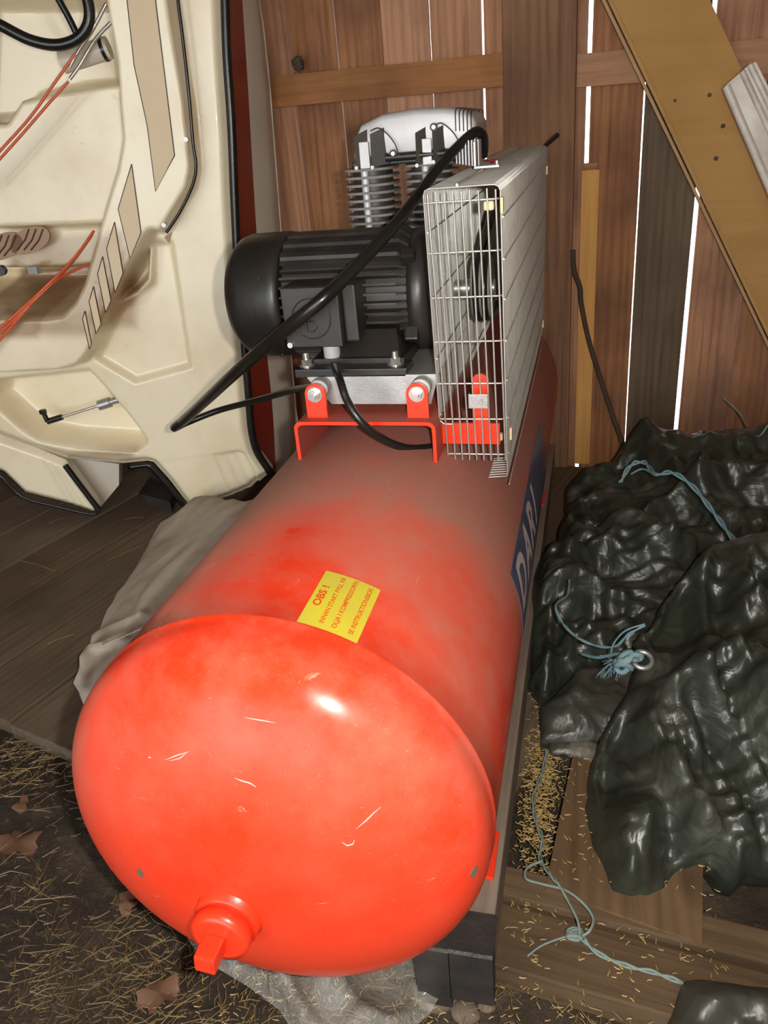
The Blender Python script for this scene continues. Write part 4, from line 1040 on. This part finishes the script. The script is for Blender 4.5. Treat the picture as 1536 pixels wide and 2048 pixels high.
# dusty flap
tarp('tarpaulin','grey mud-dusted tarpaulin flap folded out from under the front bundle',
 (PZ(1080,1488,.02),PZ(1206,1490,.02),PY(1180,1340,1.25)),
 [(1079,1420),(1110,1392),(1158,1338),(1200,1336),(1260,1330),(1300,1400),(1250,1480),(1205,1490),(1081,1488)],.008,31,.03,.05,.16,'tarp_dusty',
 folds=[([(1115,1390),(1205,1488)],.012,.015)],s=5)
tarp('tarpaulin','small grey tarpaulin corner lying on the pale plank below the dusty flap',
 (PZ(1100,1510,.012),PZ(1200,1520,.012),PZ(1140,1470,.03)),
 [(1092,1486),(1180,1480),(1230,1500),(1190,1560),(1178,1545),(1160,1515),(1105,1512)],.007,37,.008,.03,.05,'tarp_dusty',s=6,thick=.008)
# front bundle
FT,FPl=tarp('tarpaulin',TL+'bundle in front with grommet and frayed knot',
 (PY(1230,1790,.84),PY(1450,1740,.90),PY(1400,1180,1.36)),
 [(1285,1300),(1270,1285),(1290,1270),(1340,1190),(1395,1120),(1410,1105),(1480,1090),(1536,1080),(1660,1070),(1660,1700),(1545,1770),(1490,1760),(1465,1785),(1440,1775),(1405,1740),(1355,1765),(1335,1800),(1290,1828),(1245,1828),(1205,1812),(1198,1770),(1172,1640),(1175,1560),(1200,1480),(1255,1380)],.0065,47,.12,.15,.62,'tarp',
 folds=[([(1410,1110),(1420,1250),(1370,1370)],.05,.035),([(1320,1290),(1430,1290),(1500,1420)],.04,.04),([(1290,1460),(1340,1380),(1460,1330)],.03,.035),([(1300,1480),(1400,1620),(1480,1740)],.05,.05),
  ([(1536,1440),(1430,1380),(1330,1400)],.035,.035),([(1230,1500),(1260,1600),(1230,1760)],.03,.04),([(1500,1100),(1480,1210),(1536,1180)],.05,.05),([(1340,1560),(1390,1650),(1410,1700)],.03,.03)],
 dusty=[([(1400,1600),(1420,1690)],.8,.03),([(1330,1310),(1310,1400)],.5,.04),([(1300,1560),(1330,1600)],.5,.04)])
tarp('tarpaulin','grey dark tarpaulin sheet at the bottom right corner of the floor',
 (PZ(1340,2048,.0),PZ(1536,2048,.0),PY(1420,1960,.70)),
 [(1345,2140),(1338,2048),(1360,1990),(1372,1965),(1400,1962),(1440,1965),(1536,1975),(1660,1990),(1660,2140)],.007,53,.04,.05,.30,'tarp_dusty',s=5)
tarp('tarpaulin',TL+'end hanging at the far right edge beside the front bundle',
 (PY(1500,1800,.92),PY(1600,1800,.92),PY(1536,1600,1.02)),
 [(1520,1750),(1560,1700),(1660,1700),(1660,1900),(1560,1960),(1535,1900),(1528,1800)],.008,59,.04,.05,.4,'tarp')
# grommet, knots and twine
gq=FPl.hit(1284,1322,.05)
MB().tube([gq+(FPl.U*math.cos(a)+FPl.V*math.sin(a))*.016+FPl.N*.004 for a in [2*math.pi*i/20 for i in range(20)]],.0045,8,True).obj('grommet',M['galv'],base=gq)
g_=[o for o in bpy.data.objects if o.name.startswith('grommet')][0]; g_.parent=FT; g_.location=gq-FT.location
def strands(pts,r,k=6,n=2,tw=.004,seed=0):
    sp_=spline(pts,k); m=MB()
    for j in range(n):
        q=[]
        for i,p in enumerate(sp_):
            a=i*.55+j*2*math.pi/n; q.append(p+Vector((math.cos(a)*tw,math.sin(a)*tw*.4,math.sin(a)*tw)))
        m.tube(q,r,6)
    return m
def drop(px,py,y,d=0): return PY(px,py,y)
m=strands([drop(1240,965,1.72),drop(1262,930,1.74),drop(1290,925,1.74),drop(1310,948,1.68),drop(1345,945,1.66),drop(1385,972,1.62),drop(1420,1015,1.56),drop(1450,1055,1.5),drop(1480,1098,1.42)],.0028,7,2,.003)
m.tube(spline([drop(1262,948,1.71),drop(1285,938,1.72),drop(1312,950,1.67)],5),.0025,6)
tag(m.obj('blue_twine',M['blue_rope'],base=drop(1310,948,1.68)),'pale blue twisted twine running over the back tarpaulin heap','twine')
m=strands([drop(1139,1160,1.33),drop(1135,1190,1.28),drop(1112,1210,1.23),drop(1125,1245,1.20),(drop(1155,1275,1.17)),drop(1195,1292,1.15),drop(1232,1292,1.13),drop(1255,1270,1.13),drop(1290,1250,1.13)],.0014,7,2,.0012)
m.tube(spline([drop(1222,1315,1.12),drop(1226,1290,1.13),drop(1250,1262,1.13),drop(1290,1248,1.13)],6),.0016,6)
m.tube(spline([drop(1165,1308,1.16),drop(1195,1315,1.13),drop(1235,1308,1.11),drop(1262,1312,1.09),drop(1282,1318,1.07)],6),.003,6)
tw=m.obj('blue_twine',M['blue_rope'],base=drop(1262,1312,1.09)); tag(tw,'thin blue twine with frayed knot tied at the grommet of the front bundle','twine')
kn=MB(); kc=drop(1258,1325,1.075)
for k in range(5):
    c=kc+Vector((random.uniform(-.012,.012),random.uniform(-.006,.006),random.uniform(-.012,.012))); pts=[]
    for i in range(12):
        a=2*math.pi*i/12; v=Vector((math.cos(a),math.sin(a)*.6,math.sin(a+k))); pts.append(c+v*.010)
    kn.tube(pts,.0048,6,True)
for k in range(40):
    a=drop(1245-random.random()*25,1318+random.random()*10,1.09); e=a+Vector((random.uniform(-.03,.012),random.uniform(-.01,.01),random.uniform(-.035,.005)))
    kn.tube([a,(a+e)/2+Vector((0,0,.004)),e],.0006,3)
stuff(kn.obj('frayed_knot',M['blue_rope'],base=kc)); kk=bpy.data.objects['frayed_knot']; kk.parent=tw; kk.location=kc-tw.location
# pale twine with loop on the floor
z=.02
lp=[PZ(1094,1500,.03),PZ(1085,1545,z),PZ(1068,1590,z),PZ(1070,1635,z),PZ(1085,1680,z),PZ(1080,1715,z),PZ(1098,1745,.03),PZ(1115,1765,.035)]
m=strands(lp,.0016,8,2,.002)
m.tube(spline([PZ(1084,1722,.03),PZ(1055,1735,.03),PZ(1052,1757,.03),PZ(1085,1768,.03),PZ(1130,1780,.03),PZ(1165,1805,.03),PZ(1186,1835,.03),PZ(1180,1860,.03),PZ(1165,1872,.025)],7),.0021,6)
m.tube(spline([PZ(1115,1765,.035),PZ(1135,1800,.03),PZ(1155,1840,.03),PZ(1160,1870,.025)],6),.0019,6)
m.tube(spline([PZ(1150,1868,.012),PZ(1110,1880,.008),PZ(1080,1893,.008),PZ(1055,1912,.006)],6),.0016,5)
c=PZ(1150,1868,.016)
for k in range(5): m.tube([c+Vector((math.cos(a)*.010,math.sin(a+k)*.006,math.sin(a)*.004+.004*k%3*.002)) for a in [2*math.pi*i/10 for i in range(10)]],.003,6,True)
m2=strands([PZ(1160,1870,.012),PZ(1195,1905,.008),PZ(1250,1930,.008),PZ(1310,1945,.006),PZ(1365,1965,.006),PZ(1400,1975,.02)],.002,7,2,.0022)
m.v_off=0; m.add(m2.v,m2.f,True)
tag(m.obj('pale_twine',M['pale_rope'],base=PZ(1085,1680,.005)),'pale green twine with a loop and knot lying on the pale plank','twine')
# stray wire over the back heap
m=MB().tube(spline([drop(1448,797,2.2),drop(1478,825,2.18),drop(1500,860,2.1),drop(1518,872,2.0),(drop(1536,850,2.0))],6),.0022,6)
tag(m.obj('stray_twine',M['pale_rope'],base=drop(1500,860,2.1)),'thin grey twine end sticking up behind the back tarpaulin heap','twine')

# ================================================================ LITTER ON THE FLOOR
def blade(m,c,ang,L,w,lift=.0,curv=0):
    d=Vector((math.cos(ang),math.sin(ang),lift)); q=Vector((-math.sin(ang),math.cos(ang),0)); s=q*w/2; k=q*L*random.uniform(-.16,.16)
    a=c-d*L/2; b=c+k; e=c+d*L/2; u=Vector((0,0,w*.7))
    m.add([a-s,a+s,b+s,e+s*.6,e-s*.6,b-s,a+u,b+u,e+u*.7],[(0,6,7,5),(6,1,2,7),(5,7,8,4),(7,2,3,8)])
def inside_deck(p): return (p-E0).dot(Bd)>0
m=MB(); n=0
while n<5200:
    c=Vector((random.uniform(-1.35,.25),random.uniform(.30,1.0),0))
    if inside_deck(c) : continue
    if c.x>-.06 and random.random()<.4: continue
    dens=noise.noise(Vector((c.x*4.5,c.y*4.5,4)))*1.3+.42
    if random.random()>dens: continue
    c.z=GZ+random.uniform(.004,.020); L=random.choice((.006,.009,.012,.018,.03)) if random.random()<.8 else random.uniform(.03,.075)
    blade(m,c,random.uniform(0,math.pi),L,random.uniform(.0006,.0018),random.uniform(-.15,.15)); n+=1
stuff(tag(m.obj('straw_litter',M['straw'],base=(-.5,.6,GZ)),'loose chopped straw scattered over the dark soil in front','straw'))
m=MB(); n=0
while n<2300:
    if random.random()<.62:
        c=Vector((random.gauss(-.055,.016),random.gauss(1.03,.12),0)); zz=.002
        if c.x<-.095: continue
    elif random.random()<.45: c=Vector((random.uniform(-.09,.2),random.uniform(.66,1.15),0)); zz=.003 if not (c.x>-.03 and c.y>.82) else .016
    else: c=Vector((random.uniform(-.5,.1),random.uniform(.5,.68),0)); zz=GZ+.012 if not inside_deck(c) else .003
    c.z=zz+random.uniform(.0,.006); blade(m,c,random.uniform(0,math.pi),random.uniform(.006,.010),random.uniform(.0011,.0019),random.uniform(-.3,.3)); n+=1
stuff(tag(m.obj('seed_husks',M['husk'],base=(0,1,0)),'yellow seed husks spilled beside the grey timber beam','husks'))
def floorz(c): return .002 if inside_deck(c) else GZ+.012
for (xa,ya,xb,yb,lab) in ((98,1047,128,1036,'short straw stalk on the planks below the left sponson of the boat'),(248,1039,288,1035,'short straw stalk on the planks under the gap in the boat'),
   (215,1122,287,1090,'longest straw stalk, slanting on the planks beside the cloth sack'),(35,1120,110,1142,'straw stalk lying across the planks near the left edge of the photo'),(95,1288,150,1268,'straw stalk on the planks left of the stitched end of the cloth sack')):
    a,b=PZ(xa,ya,.003),PZ(xb,yb,.003); m=MB(); m.tube([a,(a+b)/2+Vector((.003,0,.004)),b],.0011,5)
    tag(m.obj('straw_stalk',M['straw'],base=a),lab,'straw','straw stalks on the planks')
# dead leaves, stones
def leaf(px,py,r,rot,label):
    c=PZ(px,py,GZ+.014); m=MB(); pts=[]
    for i in range(26):
        t=2*math.pi*i/26; rr=r*(.78+.14*math.cos(5*t+px)+.10*math.sin(9*t+px)+.12*math.cos(2*t)); pts.append(Vector((c.x+rr*math.cos(t+rot),c.y+rr*.8*math.sin(t+rot),c.z+.006*math.sin(3*t+rot)+.004)))
    cc=Vector((c.x,c.y,c.z+.006)); m.add(pts+[cc],[(i,(i+1)%26,26) for i in range(26)],True); m.add([p-Vector((0,0,.001)) for p in pts+[cc]],[((i+1)%26,i,26) for i in range(26)],True)
    tag(m.obj('dead_leaf',M['leaf'],base=c),label,'leaf')
leaf(35,1690,.045,.3,'large curled brown leaf on the soil at the left edge'); leaf(320,1990,.035,1.0,'brown lobed leaf on straw near the bottom edge'); leaf(255,1808,.026,2.0,'small brown leaf on the soil just left of the tank head'); leaf(45,1612,.022,2.0,'small dusty leaf on the soil left of the tank, behind the large leaf')
def stone(px,py,r,label,sc=(1,.8,.5)):
    c=PZ(px,py,GZ+.008); bmx=bmesh.new(); bmesh.ops.create_icosphere(bmx,subdivisions=3,radius=1); m=MB()
    m.add([Vector((c.x+v.co.x*r*sc[0]*(1+.2*noise.noise(v.co*2+c*9)),c.y+v.co.y*r*sc[1],c.z+v.co.z*r*sc[2])) for v in bmx.verts],[tuple(v.index for v in f.verts) for f in bmx.faces],True); bmx.free()
    tag(m.obj('stone',M['stone'],base=(c.x,c.y,c.z-r*sc[2])),label,'stone')
stone(972,2010,.013,'small round brown stone near the end of the timber beam'); stone(870,1990,.03,'flat earth-coloured stone below the rubber-wrapped beam end'); stone(930,2025,.02,'brown stone between the small round stone and the flat one')
# clear plastic film under the tank head
fc0,fc1,fc2=PZ(430,1920,GZ+.02),PZ(850,1990,GZ+.02),PZ(640,2040,GZ+.02)
FP=Plane(fc0,fc1-fc0,fc2-fc0)
def fw(P,d): return .012+crease(P,9,71,6)*.28*sstep(0,.02,d)
m,dd=relief(FP,FP.poly([(375,1880),(500,1870),(700,1900),(880,1900),(905,1960),(860,2040),(800,2090),(600,2090),(560,2030),(500,1985),(400,1925)]),.006,fw,.002,back=False)
tag(m.obj('plastic_film',M['film'],base=fc0),'crumpled clear plastic film on straw beneath the tank head','plastic film')
